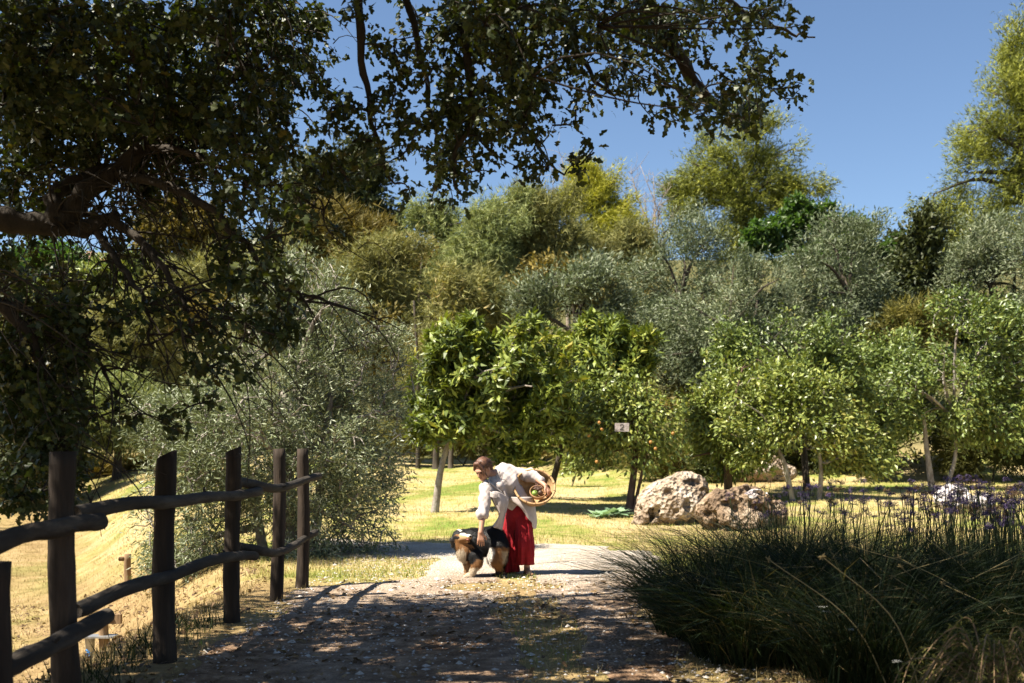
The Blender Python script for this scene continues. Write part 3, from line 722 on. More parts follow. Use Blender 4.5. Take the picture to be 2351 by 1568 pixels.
tree("tamarisk_tree", "ochre tamarisk at the upper edge of the lower meadow", "tree", 330, 46, [(330, 760, 110, 90), (420, 700, 90, 80), (270, 860, 80, 90), (520, 640, 100, 60), (360, 900, 80, 90), (610, 620, 70, 60)],
     T_PLUME, 'tam', 800, 20, 0.5, 'darkbark', 0.18, "tamarisk trees in the far thicket", up=0.3, droop=0.2, rc=0.5, gap=(0.7, -0.45), seed=63, limbs=12, rough=0.3)
tree("tamarisk_tree", "green feathery tree with a dark straight trunk at the meadow edge", "tree", 268, 36, [(270, 930, 60, 70), (230, 980, 60, 50), (310, 960, 50, 60)],
     T_PLUME, 'tamgreen', 300, 20, 0.45, 'darkbark', 0.22, "tamarisk trees in the far thicket", up=0.3, droop=0.2, rc=0.45, gap=(0.8, -0.4), seed=64, limbs=8, rough=0.3)
tree("evergreen_tree", "dense shady evergreen tree beyond the lower meadow", "tree", 60, 33, [(60, 1000, 110, 110), (0, 930, 100, 110), (120, 1080, 70, 70), (-80, 1050, 120, 130), (150, 960, 50, 60)],
     T_FAR, 'dark', 1000, 22, 0.2, 'darkbark', 0.22, up=0.4, rc=0.4, gap=(0.7, -0.6), seed=65, limbs=9)
# trees off the frame whose shadows fall on the lower meadow
tree("evergreen_tree", "evergreen tree standing left of the lower meadow", "tree", -560, 27, [(-560, 950, 260, 220), (-700, 900, 200, 200), (-430, 980, 160, 160)],
     T_FAR, 'dark', 500, 18, 0.3, 'darkbark', 0.25, up=0.4, rc=0.5, gap=(0.7, -0.6), seed=66, limbs=9)

# shrubs
SH = [("ochre heath shrub behind the sparse fruit tree", 1560, 31, [(1560, 1040, 90, 55), (1500, 1055, 60, 40), (1620, 1060, 50, 35)], 'heath', T_TUFT, 380),
      ("low heath shrub between the loquat trunks", 1400, 34, [(1390, 1050, 80, 40), (1330, 1060, 50, 30)], 'heath', T_TUFT, 220),
      ("sunlit scrub hiding the foot of the tamarisks beyond the lawn", 1060, 40, [(1000, 1005, 90, 35), (1120, 1000, 110, 40), (1240, 1000, 90, 40), (930, 1010, 60, 30)], 'heath', T_TUFT, 420),
      ("green scrub at the back of the lawn behind the loquat crowns", 1420, 38, [(1400, 990, 120, 50), (1300, 1000, 90, 40), (1520, 990, 90, 50)], 'rust', T_FAR, 380),
      ("ochre scrub on the hillside left of the feathery tree", 60, 50, [(40, 760, 130, 70), (170, 800, 110, 70), (-80, 800, 110, 80), (250, 740, 90, 60)], 'tam', T_PLUME, 560),
      ("brown scrub above the shady evergreen tree", 20, 43, [(20, 880, 130, 60), (150, 900, 100, 60), (-100, 900, 100, 60)], 'rust', T_FAR, 420),
      ("dark thicket behind the low broad olive tree", 1640, 44, [(1640, 760, 130, 70), (1760, 750, 120, 70), (1520, 780, 110, 70)], 'dark', T_FAR, 420),
      ("dark thicket between the tallest olive and the pale olive", 2080, 46, [(2060, 740, 110, 60), (2170, 720, 110, 60), (2280, 740, 110, 60)], 'dark', T_FAR, 420),
      ("dull green thicket behind the rounded grey olive", 1330, 43, [(1330, 660, 130, 60), (1450, 700, 100, 70), (1220, 680, 90, 60)], 'rust', T_FAR, 420),
      ("brown green thicket behind the large olive's crown", 720, 42, [(700, 720, 130, 80), (830, 760, 110, 80), (560, 720, 120, 70), (900, 820, 100, 70)], 'rust', T_FAR, 480),
      ("dark shady hedge behind the fruit trees and the tall boulder", 1760, 33, [(1680, 1035, 90, 50), (1800, 1035, 110, 55), (1900, 1030, 90, 60), (1600, 1030, 70, 45)], 'dark', T_FAR, 560),
      ("dark juniper shrub behind the forked fruit tree", 2280, 31, [(2270, 1000, 90, 85), (2340, 980, 80, 100), (2210, 1040, 50, 50)], 'juniper', T_TUFT, 560),
      ("shady evergreen hedge behind the fruit trees", 2040, 33, [(2040, 1020, 110, 70), (1960, 1040, 90, 60), (2130, 1000, 80, 80), (2100, 940, 60, 60)], 'dark', T_FAR, 520),
      ("dark tall shrub under the pale olive tree", 2110, 44, [(2110, 600, 55, 90), (2080, 660, 60, 70), (2140, 680, 50, 60)], 'dark', T_FAR, 420),
      ("yellow green shrub on the bank below the olive row", 2090, 38, [(2080, 750, 60, 45), (2140, 740, 50, 40), (2030, 790, 60, 40)], 'heath', T_TUFT, 260),
      ("brown shady scrub at the top of the lower meadow", 190, 38, [(190, 1110, 70, 45), (100, 1130, 80, 40), (300, 1120, 60, 40)], 'rust', T_TUFT, 320),
      ("green scrub climbing the bank behind the loquat trees", 1180, 40, [(1180, 760, 120, 60), (1060, 800, 90, 60), (1300, 850, 120, 60), (1450, 900, 100, 60), (980, 850, 70, 70)], 'tam', T_PLUME, 520),
      ("scrub covering the bank below the olive trees", 1800, 40, [(1750, 870, 150, 50), (1950, 830, 130, 50), (2100, 850, 100, 50), (1600, 920, 130, 50)], 'heath', T_TUFT, 480)]
for i, (lb, px, D, lo, mt, tm, n) in enumerate(SH):
    tree("shrub", lb, "shrub", px, D, lo, tm, mt, int(n * .85), 26 if tm is T_FAR else 16, (0.2 if D < 36 else 0.27) if tm is T_FAR else (0.28 if D < 36 else 0.4), 'darkbark', 0.05, up=0.5, rc=0.32, shell=0.6, gap=(1.6, -0.15), seed=80 + i, limbs=10, crown_name="foliage")
# far wood closing the skyline behind the thicket
for i, (lb, px, D, lo, mt, n) in enumerate([
      ("wide dull green tree behind the tamarisk thicket", 1080, 72, [(1080, 620, 160, 60), (950, 640, 110, 60), (1250, 620, 120, 60)], 'rust', 500),
      ("dull green tree on the ridge behind the rusty tree", 640, 74, [(620, 600, 140, 60), (740, 620, 110, 60), (500, 620, 100, 50)], 'dark', 450),
      ("dark tree on the ridge behind the olive row", 2080, 66, [(2080, 610, 110, 60), (1960, 640, 120, 60), (2200, 600, 100, 70)], 'dark', 420)]):
    tree("evergreen_tree", lb, "tree", px, D, lo, T_FAR, mt, n, 26, 0.42, 'darkbark', 0.3, up=0.4, rc=0.8, gap=(0.4, -0.7), seed=100 + i, limbs=8)

# fruit in the sparse tree
FR = noise_mat("orange_fruit", [(0.3, (0.30, 0.10, 0.03)), (0.7, (0.38, 0.22, 0.06))], 6, 0.45, 0)
def ball(r, seg=8, ring=6):
    V = [[0, 0, r]]; Fq = []; Ft = []
    for i in range(1, ring):
        a = math.pi * i / ring
        for j in range(seg):
            b = 2 * math.pi * j / seg; V.append([r * math.sin(a) * math.cos(b), r * math.sin(a) * math.sin(b), r * math.cos(a)])
    V.append([0, 0, -r]); last = len(V) - 1
    for j in range(seg):
        Ft.append([0, 1 + j, 1 + (j + 1) % seg]); Ft.append([last, last - seg + (j + 1) % seg, last - seg + j])
        for i in range(ring - 2):
            q = 1 + i * seg; Fq.append([q + j, q + seg + j, q + seg + (j + 1) % seg, q + (j + 1) % seg])
    return np.array(V), np.array(Ft), np.array(Fq)
bv, bt, bq = ball(0.037)
fr_me = make_mesh("fruit", bv, [bt, bq], FR, True)
for (fx, fy) in [(1382, 985), (1376, 970), (1352, 1000), (1494, 1015), (1545, 995), (1505, 1030), (1370, 1060)]:
    o = bpy.data.objects.new("fruit", fr_me); COL.objects.link(o); o.parent = peach
    o.location = [float(v) for v in (P(fx, fy, 21.3 + random.uniform(-.5, .3)) - ORG[peach.name])]

# ------------------------------------------------------------------ distant house
def box(c, s):
    c = np.array(c, float); s = np.array(s, float) / 2
    V = np.array([[x, y, z] for x in (-1, 1) for y in (-1, 1) for z in (-1, 1)]) * s + c
    return V, np.array([[0, 1, 3, 2], [4, 6, 7, 5], [0, 4, 5, 1], [2, 3, 7, 6], [0, 2, 6, 4], [1, 5, 7, 3]])
hb = P(215, 640, 110); hz = float(zg(hb[0], 110))
house = empty("house", (hb[0], 110, hz), "distant pink plastered house with a chimney seen under the oak limb", "house")
pl = noise_mat("pink_plaster", [(0.3, (0.46, 0.30, 0.22)), (0.7, (0.56, 0.38, 0.29))], 2, 0.9, 0.1)
tl = noise_mat("clay_tile", [(0.3, (0.28, 0.12, 0.07)), (0.7, (0.42, 0.20, 0.12))], 6, 0.9, 0.4, stretch=(6, 1, 1))
wtop = P(0, 612, 110)[2]
obj("wall", *[box((hb[0], 113, (wtop + hz - 1) / 2), (9, 6, wtop - hz + 1))[0], [box((0, 0, 0), (1, 1, 1))[1]]], pl, house, False)
rv = np.array([[-4.9, -3.4, 0], [4.9, -3.4, 0], [4.9, 3.4, 0], [-4.9, 3.4, 0], [-4.9, 0, 1.5], [4.9, 0, 1.5]]) + np.array([hb[0], 113, wtop + 0.02])
roof = obj("roof", rv, [np.array([[0, 3, 4], [1, 5, 2]]), np.array([[0, 1, 5, 4], [3, 4, 5, 2], [0, 3, 2, 1]])], tl, house, False)
V, Q = box((hb[0] - 1.2, 112, wtop + 1.3), (0.7, 0.7, 1.6)); obj("chimney", V, [Q], pl, roof, False)
for k in (-2.6, 0.2, 2.6):
    V, Q = box((hb[0] + k, 109.98, wtop - 1.3), (1.0, 0.08, 1.3)); w_ = obj("window", V, [Q], M['darkbark'], house, False)

# ------------------------------------------------------------------ the oak overhead
def build_oak():
    rng = np.random.default_rng(11)
    tx, ty = -6.3, 5.6
    base = np.array([tx, ty, float(zg(tx, ty))])
    root = empty("oak_tree", base, "spreading oak whose dark leafy boughs hang over the path", "tree")
    crown0 = np.array([-5.6, 5.2, 4.4])
    tr = spline([base + [0, 0, -.2], base + [0.1, 0.05, 1.6], base + [0.35, 0, 3.2], crown0, crown0 + [0.5, -0.4, 2.2]], 18)
    mb = MB(); r = np.linspace(0.42, 0.16, 18); r[0] = 0.6; r[1] = 0.48
    mb.add(*tubes(tr, r, 12)); mb.build("trunk", M['bark'], root)
    nodes = [tr[8:]]
    def limb(pts, r0, r1, n=26, sides=8, name="branch"):
        p = spline(pts, n); p = p + 0.02 * np.stack([np.sin(np.arange(n) * 1.3), np.cos(np.arange(n) * 0.9), np.sin(np.arange(n) * 1.7 + 1)], -1) * np.linspace(0, 1, n)[:, None]
        rr = np.linspace(r0, r1, n) * (1 + 0.10 * np.sin(np.arange(n) * 2.1 + len(nodes)))
        m = MB(); m.add(*tubes(p, rr, sides)); m.build(name, M['bark'], root)
        nodes.append(p)
        return p
    # the low limb that enters from the left and its forks
    limb([tr[9], P(-260, 440, 6.2), P(-60, 492, 6.7), P(60, 512, 6.9), P(150, 522, 7.0), P(215, 520, 7.0), P(250, 500, 7.0), P(270, 512, 6.95)], 0.12, 0.03, 34, 9)
    limb([P(120, 518, 6.95), P(128, 480, 6.95), P(122, 452, 7.0), P(165, 420, 7.1), P(250, 385, 7.3), P(330, 330, 7.5)], 0.07, 0.03)
    limb([P(135, 520, 6.95), P(165, 490, 7.0), P(195, 440, 7.0), P(262, 400, 7.1), P(330, 335, 7.2), P(430, 250, 7.4), P(490, 215, 7.6), P(560, 150, 7.8), P(640, 60, 8.1)], 0.085, 0.03, 34)
    limb([P(430, 250, 7.4), P(480, 190, 7.4), P(508, 110, 7.3), P(505, 0, 7.2), P(520, -120, 7.0)], 0.04, 0.03)
    limb([P(262, 508, 6.95), P(330, 560, 6.8), P(390, 640, 6.7), P(440, 740, 6.7), P(480, 840, 6.7)], 0.035, 0.008, sides=6)
    limb([P(215, 520, 7.0), P(270, 600, 6.8), P(330, 690, 6.6), P(350, 800, 6.5)], 0.03, 0.007, sides=6)
    limb([P(260, 400, 7.1), P(360, 420, 6.9), P(470, 470, 6.7), P(560, 560, 6.6), P(640, 650, 6.6), P(700, 690, 6.6)], 0.04, 0.008, sides=6)
    limb([P(330, 335, 7.2), P(430, 350, 7.0), P(540, 400, 6.9), P(640, 430, 6.9), P(740, 480, 7.0)], 0.03, 0.007, sides=6)
    limb([tr[8], P(-160, 640, 5.9), P(-20, 690, 6.0), P(60, 760, 6.1), P(110, 880, 6.2), P(100, 1010, 6.3)], 0.07, 0.01, sides=6)
    limb([P(-20, 690, 6.0), P(90, 720, 6.1), P(190, 790, 6.3), P(260, 880, 6.4)], 0.03, 0.006, sides=6)
    # the high boughs that reach over the path and droop into the picture
    up = crown0 + np.array([0.5, -0.2, 1.6])
    A = limb([up, P(300, -420, 6.2), P(800, -480, 6.6), P(1150, -330, 7.0), P(1400, -120, 7.4), P(1500, 40, 7.7), P(1590, 180, 7.9), P(1650, 250, 8.0), P(1740, 280, 8.1)], 0.15, 0.012, 44)
    limb([P(1400, -120, 7.4), P(1560, -60, 7.7), P(1700, 20, 7.9), P(1800, 70, 8.1), P(1865, 85, 8.2)], 0.035, 0.006, sides=6)
    limb([P(1150, -330, 7.0), P(1130, -120, 7.0), P(1150, 60, 7.0), P(1180, 220, 7.1), P(1230, 330, 7.2), P(1290, 400, 7.3)], 0.05, 0.007, sides=6)
    limb([P(1080, -360, 6.9), P(1020, -100, 6.8), P(1060, 80, 6.7), P(1085, 250, 6.7), P(1040, 380, 6.7), P(1060, 450, 6.7)], 0.05, 0.007, sides=6)
    limb([P(1150, -330, 7.0), P(1260, -60, 7.4), P(1320, 100, 7.6), P(1380, 200, 7.7), P(1460, 220, 7.8)], 0.04, 0.006, sides=6)
    limb([P(800, -480, 6.6), P(820, -100, 6.6), P(830, 120, 6.7), P(860, 300, 6.8), P(900, 420, 6.8)], 0.05, 0.007, sides=6)
    limb([P(800, -480, 6.6), P(900, -120, 7.4), P(960, 100, 7.7), P(990, 260, 7.8), P(1010, 380, 7.9)], 0.045, 0.007, sides=6)
    limb([up, P(0, -200, 7.4), P(200, -60, 8.0), P(420, 60, 8.6), P(660, 120, 9.0), P(780, 240, 9.1)], 0.10, 0.012)
    limb([up, P(-300, 60, 6.0), P(-80, 170, 6.6), P(120, 230, 7.2), P(300, 260, 7.8)], 0.08, 0.012)
    # boughs over and behind the viewer
    for q in ([-3, 2.5, 6.2], [-1.2, 0.5, 6.6], [-4.5, 0.2, 6.0], [0.6, 3.6, 6.9], [-6.5, 1.8, 6.4], [-8.5, 5, 6.2], [-7.5, 8.4, 6.4], [1.6, 1.2, 6.8], [-3.2, 6.5, 7.2], [-0.8, 5.8, 7.3], [1.8, 5.8, 6.9], [-5.6, 8.2, 6.6]):
        q = np.array(q, float); limb([up, (up + q) / 2 + [0, 0, .5], q], 0.11, 0.02, 16, 6)
    nodes_ = np.concatenate(nodes)
    # leaf clusters inside the picture: density by 98 px cells of the photograph
    grid = ["9999999988776667775", "9999999987676564661", "9999999866676312441", "76577764434453", "543554324142300", "1122221100", "7344222", "8742122", "8731110", "86211", "7401", "51"]
    grid = [g.ljust(24, "0") for g in grid]
    G = np.array([[int(c) for c in row] for row in grid], float)
    pts = []
    for r_ in range(12):
        for c_ in range(24):
            n = int(round(G[r_, c_] * (4.4 if G[r_, c_] < 8 else 4.2)))
            if not n: continue
            u = (c_ + rng.random(n)) * 98; v = (r_ + rng.random(n)) * 98
            if r_ <= 4: D = rng.uniform(5.8, 8.8 if r_ < 2 else 8.5, n)
            else: D = rng.uniform(5.9, 7.4, n)
            if 3 <= r_ <= 6 and c_ < 5: D = rng.uniform(7.1, 8.6, n)
            pts += [P(a, b, d) for a, b, d in zip(u, v, D)]
    pts = np.array(pts)
    # keep the clusters near wood and clumped
    dn = np.sqrt(np.min(((pts[:, None] - nodes_[None]) ** 2).sum(-1), 1))
    cl = vnoise(pts, 2.3, 21)
    pts = pts[(cl > -0.12 + 0.3 * (dn > 0.45) - 0.35 * ((pts[:, 0] < -1.6) & (pts[:, 2] > CAMZ + .29 * pts[:, 1])) - .6 * (pts[:, 0] < -.43 * pts[:, 1]))]
    # outside the frame: the rest of the crown
    n2 = 9000
    q = np.stack([rng.uniform(-9.8, 5.0, n2), rng.uniform(-3.5, 9.6, n2), rng.uniform(3.6, 7.8, n2)], -1)
    ppx = CX + q[:, 0] / np.maximum(q[:, 1], .1) * F; ppy = HY - (q[:, 2] - CAMZ) / np.maximum(q[:, 1], .1) * F
    outside = (q[:, 1] < 0.8) | (ppy < np.where(ppx > 1600, -160, -60) - 900 / np.maximum(q[:, 1], .5)) | (ppx < -60 - 700 / np.maximum(q[:, 1], .5))
    ell = ((q[:, 0] + 2.4) / 7.6) ** 2 + ((q[:, 1] - 3.4) / 6.6) ** 2 + ((q[:, 2] - 5.0) / 2.9) ** 2 < 1
    dcam = np.linalg.norm(q - np.array([0, 0, CAMZ]), axis=1) > 3.6
    q = q[outside & ell & dcam & (vnoise(q, 1.5, 8) > -0.3)]
    for tgt, tmpl, per, sz, rc, parts in ((pts, T_OAK, 21, 0.068, 0.062, 300), (q, T_FAR, 15, 0.14, 0.19, 0)):
        par = attach(tgt, nodes_, 10)
        n = len(tgt)
        tw = MB()
        tw.add(*twig_tubes(par, tgt, np.full(n, 0.0075), np.full(n, 0.0032), k=6 if parts else 2, sides=4 if parts else 3, sag=0.1, rng=rng))
        tw.build("twigs", M['bark'], root)
        ci = np.repeat(np.arange(n), per); N_ = len(ci)
        td = nrm(tgt - par + np.array([0, 0, -0.08]))
        pos = tgt[ci] + rng.normal(size=(N_, 3)) * rc * 0.75 - td[ci] * rng.uniform(0, 1.6, (N_, 1)) * rc
        dr = nrm(td[ci] * 0.6 + rng.normal(size=(N_, 3)) * 0.8 + np.array([0, 0, -0.25]))
        Nn = nrm(rng.normal(size=(N_, 3)) * 0.75 + np.array([0, 0, 0.8]))
        S = sz * rng.uniform(0.65, 1.2, N_); rnd = rng.random(N_) ** 1.1
        if parts:
            m = split_parts(pos, S, 0, parts, rng)
            leaf_parts(root, T_OAK, 'oakleaf', M['oak'], pos[m], dr[m], Nn[m], S[m])
            k = ~m; pos, dr, Nn, S, rnd = pos[k], dr[k], Nn[k], S[k], rnd[k]
        V, Fs, A_ = scatter(tmpl, pos, dr, Nn, S, rnd)
        tag(obj("foliage", V, [Fs], M['oak'], root, False, {"rnd": A_}), kind="stuff")
    # bare drooping twigs under the low limb
    src = np.concatenate(nodes[2:11]); src = src[(src[:, 1] > 5) & (src[:, 0] < -1.2)]
    nb = 260; a_ = src[rng.integers(len(src), size=nb)]
    dv = nrm(np.stack([rng.normal(size=nb) * .5 + .45, rng.normal(size=nb) * .35, rng.uniform(-1.3, -.1, nb)], -1)) * rng.uniform(.25, .95, (nb, 1))
    tw = MB(); tw.add(*twig_tubes(a_, a_ + dv, np.full(nb, .0085), np.full(nb, .0025), k=8, sides=4, sag=.16, rng=rng))
    b_ = a_ + dv * .75; dv2 = nrm(dv + rng.normal(size=dv.shape) * .5) * rng.uniform(.15, .45, (nb, 1))
    tw.add(*twig_tubes(b_, b_ + dv2, np.full(nb, .005), np.full(nb, .002), k=5, sides=3, sag=.1, rng=rng))
    tag(tw.build("twigs", M['bark'], root), kind="stuff")
    print("oak clusters", len(pts), len(q))
build_oak()

# ------------------------------------------------------------------ the wooden fence
def build_fence():
    rng = np.random.default_rng(5)
    D0 = [4.42, 5.3, 7.0, 8.6, 9.8, 10.7]; PX = [-14, 152, 379, 536, 637, 693]; TOP = [1290, 1036, 1042, 1030, 1030, 1030]
    root = empty("wooden_fence", (-2.4, 7.0, 0.0), "rustic fence of dark round posts and two rows of peeled pole rails beside the path", "fence")
    for i, (d, px, ty) in enumerate(zip(D0, PX, TOP)):
        x = (px - CX) / F * d; zb = float(zg(x, d)); zt = P(px, ty, d)[2]
        n = 22; t = np.linspace(0, 1, n)
        R = [0.07, 0.066, 0.070, 0.066, 0.060, 0.062][i]
        pts = np.stack([x + 0.012 * np.sin(t * 5 + i) + rng.uniform(-.02, .02) * t, np.full(n, d) + 0.01 * np.cos(t * 4 + i), zb - 0.35 + t * (zt - zb + 0.35)], -1)
        r = R * (1.12 - 0.12 * t + 0.035 * np.sin(t * 19 + i * 2) + 0.02 * rng.normal(size=n))
        S_ = 14
        V, Q, T_ = tubes(pts, r, S_)
        a = np.arctan2(V[:, 1] - d, V[:, 0] - x)
        rad = 1 + 0.05 * np.sin(3 * a + i) + 0.03 * np.sin(7 * a + 9 * V[:, 2] / 3) - 0.05 * (np.sin(5 * a + i * 1.7) > 0.93)
        c = np.repeat(pts, S_, 0)
        V = c + (V - c) * rad[:, None]
        # slanted saw cut on top
        sl = [0.0, 0.05, 0.55, 0.4, 0.05, 0.0][i]
        top = np.arange(len(V)) >= (n - 1) * S_
        V[top, 2] += sl * (V[top, 0] - x) - 0.3 * abs(sl) * R
        obj("post", V, [Q, T_], M['post'], root)
    rails = [([(-80, 1265, 4.45), (40, 1228, 4.85), (152, 1206, 5.12), (222, 1197, 5.38)], .050),
             ([(160, 1180, 5.44), (280, 1158, 6.1), (379, 1152, 6.85), (470, 1142, 7.7), (536, 1137, 8.42), (590, 1129, 8.9)], .044),
             ([(540, 1106, 8.72), (595, 1116, 9.0), (637, 1121, 9.64), (690, 1104, 10.5), (730, 1092, 10.95)], .042),
             ([(-90, 1570, 4.2), (30, 1520, 4.6), (152, 1460, 5.12), (240, 1412, 5.5)], .050),
             ([(165, 1404, 5.46), (280, 1352, 6.1), (379, 1324, 6.85), (470, 1290, 7.7), (536, 1276, 8.42), (580, 1277, 8.85)], .043),
             ([(542, 1254, 8.72), (600, 1266, 9.05), (637, 1268, 9.64), (685, 1243, 10.5), (720, 1222, 10.95)], .040)]
    for k, (pp, R) in enumerate(rails):
        n = 30
        p = spline([P(*q) for q in pp], n)
        p[:, 0] += 0.02
        p += 0.003 * np.stack([np.sin(np.arange(n) * .5 + k), 0 * np.arange(n), np.cos(np.arange(n) * .6 + 2 * k)], -1)
        r = R * (1 + 0.025 * np.sin(np.arange(n) * .5 + k) + 0.012 * rng.normal(size=n)) * np.linspace(1.05, 0.92, n)
        V, Q, T_ = tubes(p, r, 12)
        V = V + 0.006 * vnoise(V, 14, k)[:, None] * nrm(V - np.repeat(p, 12, 0))
        o = obj("rail", V, [Q, T_], M['rail'], root)
        # stubs of cut side twigs
        m = MB()
        for j in rng.choice(np.arange(4, n - 4), 1, replace=False):
            dirv = nrm(rng.normal(size=3) + np.array([0.4, 0, 0.6]))
            m.add(*tubes(np.stack([p[j], p[j] + dirv * (R + 0.02), p[j] + dirv * (R + 0.035)]), np.array([.014, .011, .006]), 6))
        m.build("knot", M['rail'], o)
build_fence()

# ------------------------------------------------------------------ stakes below the bank
def stake(name, label, px, py_top, D, r, cat="stake"):
    x = (px - CX) / F * D; z0 = float(zg(x, D)); zt = P(px, py_top, D)[2]
    root = empty(name, (x, D, z0), label, cat)
    n = 12; t = np.linspace(0, 1, n)
    pts = np.stack([x + 0.01 * np.sin(t * 6), np.full(n, D), z0 - .3 + t * (zt - z0 + .3)], -1)
    V, Q, T_ = tubes(pts, np.full(n, r) * (1.1 - 0.15 * t), 9)
    obj("post", V, [Q, T_], M['stake'], root)
    return root, np.array([x, D, zt])
rt, tp = stake("wooden_stake", "slim upright wooden stake with a short arm on top, standing in the lower meadow", 294, 1272, 15.6, 0.055)
V, Q, T_ = tubes(np.stack([tp + [-.14, 0, -.08], tp + [0, 0, -.07]]), np.array([.035, .04]), 7); obj("arm", V, [Q, T_], M['stake'], rt)
rt, tp = stake("tap_post", "rough wooden post with a metal tray and blue cord below the bank", 240, 1400, 10.4, 0.05, "post")
V, Q = box(tp + [.10, .03, -.10], (.13, .05, .10)); obj("block", V, [Q], M['stake'], rt, False)
bd = np.array([tp + [.06, .05, -.28], tp + [.15, .05, -.28], tp + [.24, .05, -.9], tp + [.05, .05, -.9]]); bd2 = bd + [0, .03, 0]
obj("board", np.vstack([bd, bd2]), [np.array([[0, 1, 2, 3], [7, 6, 5, 4], [0, 4, 5, 1], [1, 5, 6, 2], [2, 6, 7, 3], [3, 7, 4, 0]])], M['stake'], rt, False)
met = noise_mat("dull_metal", [(0.3, (0.30, 0.30, 0.30)), (0.7, (0.5, 0.5, 0.5))], 12, 0.45, 0.1); met.node_tree.nodes["Principled BSDF"].inputs["Metallic"].default_value = 0.8
V, Q = box(tp + [-.04, -.03, -.27], (.34, .16, .018)); tray = obj("tray", V, [Q], met, rt, False)
cone = np.array([[0, 0, 0], [0, 0, -.2], [0, 0, -.24]]) + tp + [-.13, -.05, -.275]
V, Q, T_ = tubes(cone, np.array([.055, .035, .02]), 10); obj("funnel", V, [Q, T_], met, tray)
blu = noise_mat("blue_cord", [(0.3, (0.02, 0.12, 0.35)), (0.7, (0.05, 0.25, 0.55))], 20, 0.6, 0.2)
m = MB(); rr = np.random.default_rng(2)
for k in range(7):
    c = tp + np.array([-.13, -.06, -.42 - .03 * k]); a = np.linspace(0, 2 * np.pi, 12)
    m.add(*tubes(np.stack([c[0] + .035 * np.cos(a + k), c[1] + .03 * np.sin(a + k), c[2] + .02 * np.sin(2 * a + k)], -1), np.full(12, .007), 5))
m.build("cord", blu, rt)
rt, tp = stake("pipe_stand", "thin dark pipe with a small tap beside the tap post", 272, 1466, 11.0, 0.016, "pipe")
rt.children[0].data.materials[0] = M['darkbark']
V, Q, T_ = tubes(np.stack([tp + [-.07, 0, -.01], tp + [-.03, 0, 0], tp + [.01, 0, 0]]), np.array([.012, .014, .014]), 7); obj("tap", V, [Q, T_], met, rt)

# ------------------------------------------------------------------ number sign
sg = P(1428, 981, 21.2)
sign = empty("number_sign", (sg[0], sg[1], sg[2] - .1), "small white wooden board with a black painted number on the sparse fruit tree", "sign")
whiteboard = noise_mat("white_board", [(0.3, (0.24, 0.20, 0.18)), (0.55, (0.42, 0.36, 0.34)), (0.7, (0.48, 0.43, 0.41))], 14, 0.8, 0.3)
V, Q = box(sg, (0.30, 0.025, 0.18)); obj("board", V, [Q], whiteboard, sign, False)
blk = noise_mat("black_paint", [(0.3, (0.012, 0.012, 0.012)), (0.7, (0.03, 0.03, 0.03))], 8, 0.7, 0)
num = np.array([[-.036, .034], [-.026, .055], [.0, .062], [.028, .052], [.034, .028], [.018, .004], [-.012, -.024], [-.036, -.046], [-.010, -.044], [.018, -.046], [.038, -.040]])
pts = spline(np.stack([sg[0] + num[:, 0] * 1.1 - .005, np.full(len(num), sg[1] - .0135), sg[2] + num[:, 1] * 1.05 - .003], -1), 40)
V, Q, T_ = tubes(pts, np.full(40, .0065), 6); obj("number", V, [Q, T_], blk, sign)
V, Q, T_ = tubes(np.array([[sg[0] - .02, sg[1] + .014, sg[2] + .06], [sg[0] + .03, sg[1] + .3, sg[2] + .07], [sg[0] + .1, sg[1] + .8, sg[2] + .05]]), np.full(3, .012), 6); obj("fixing", V, [Q, T_], M['darkbark'], sign)

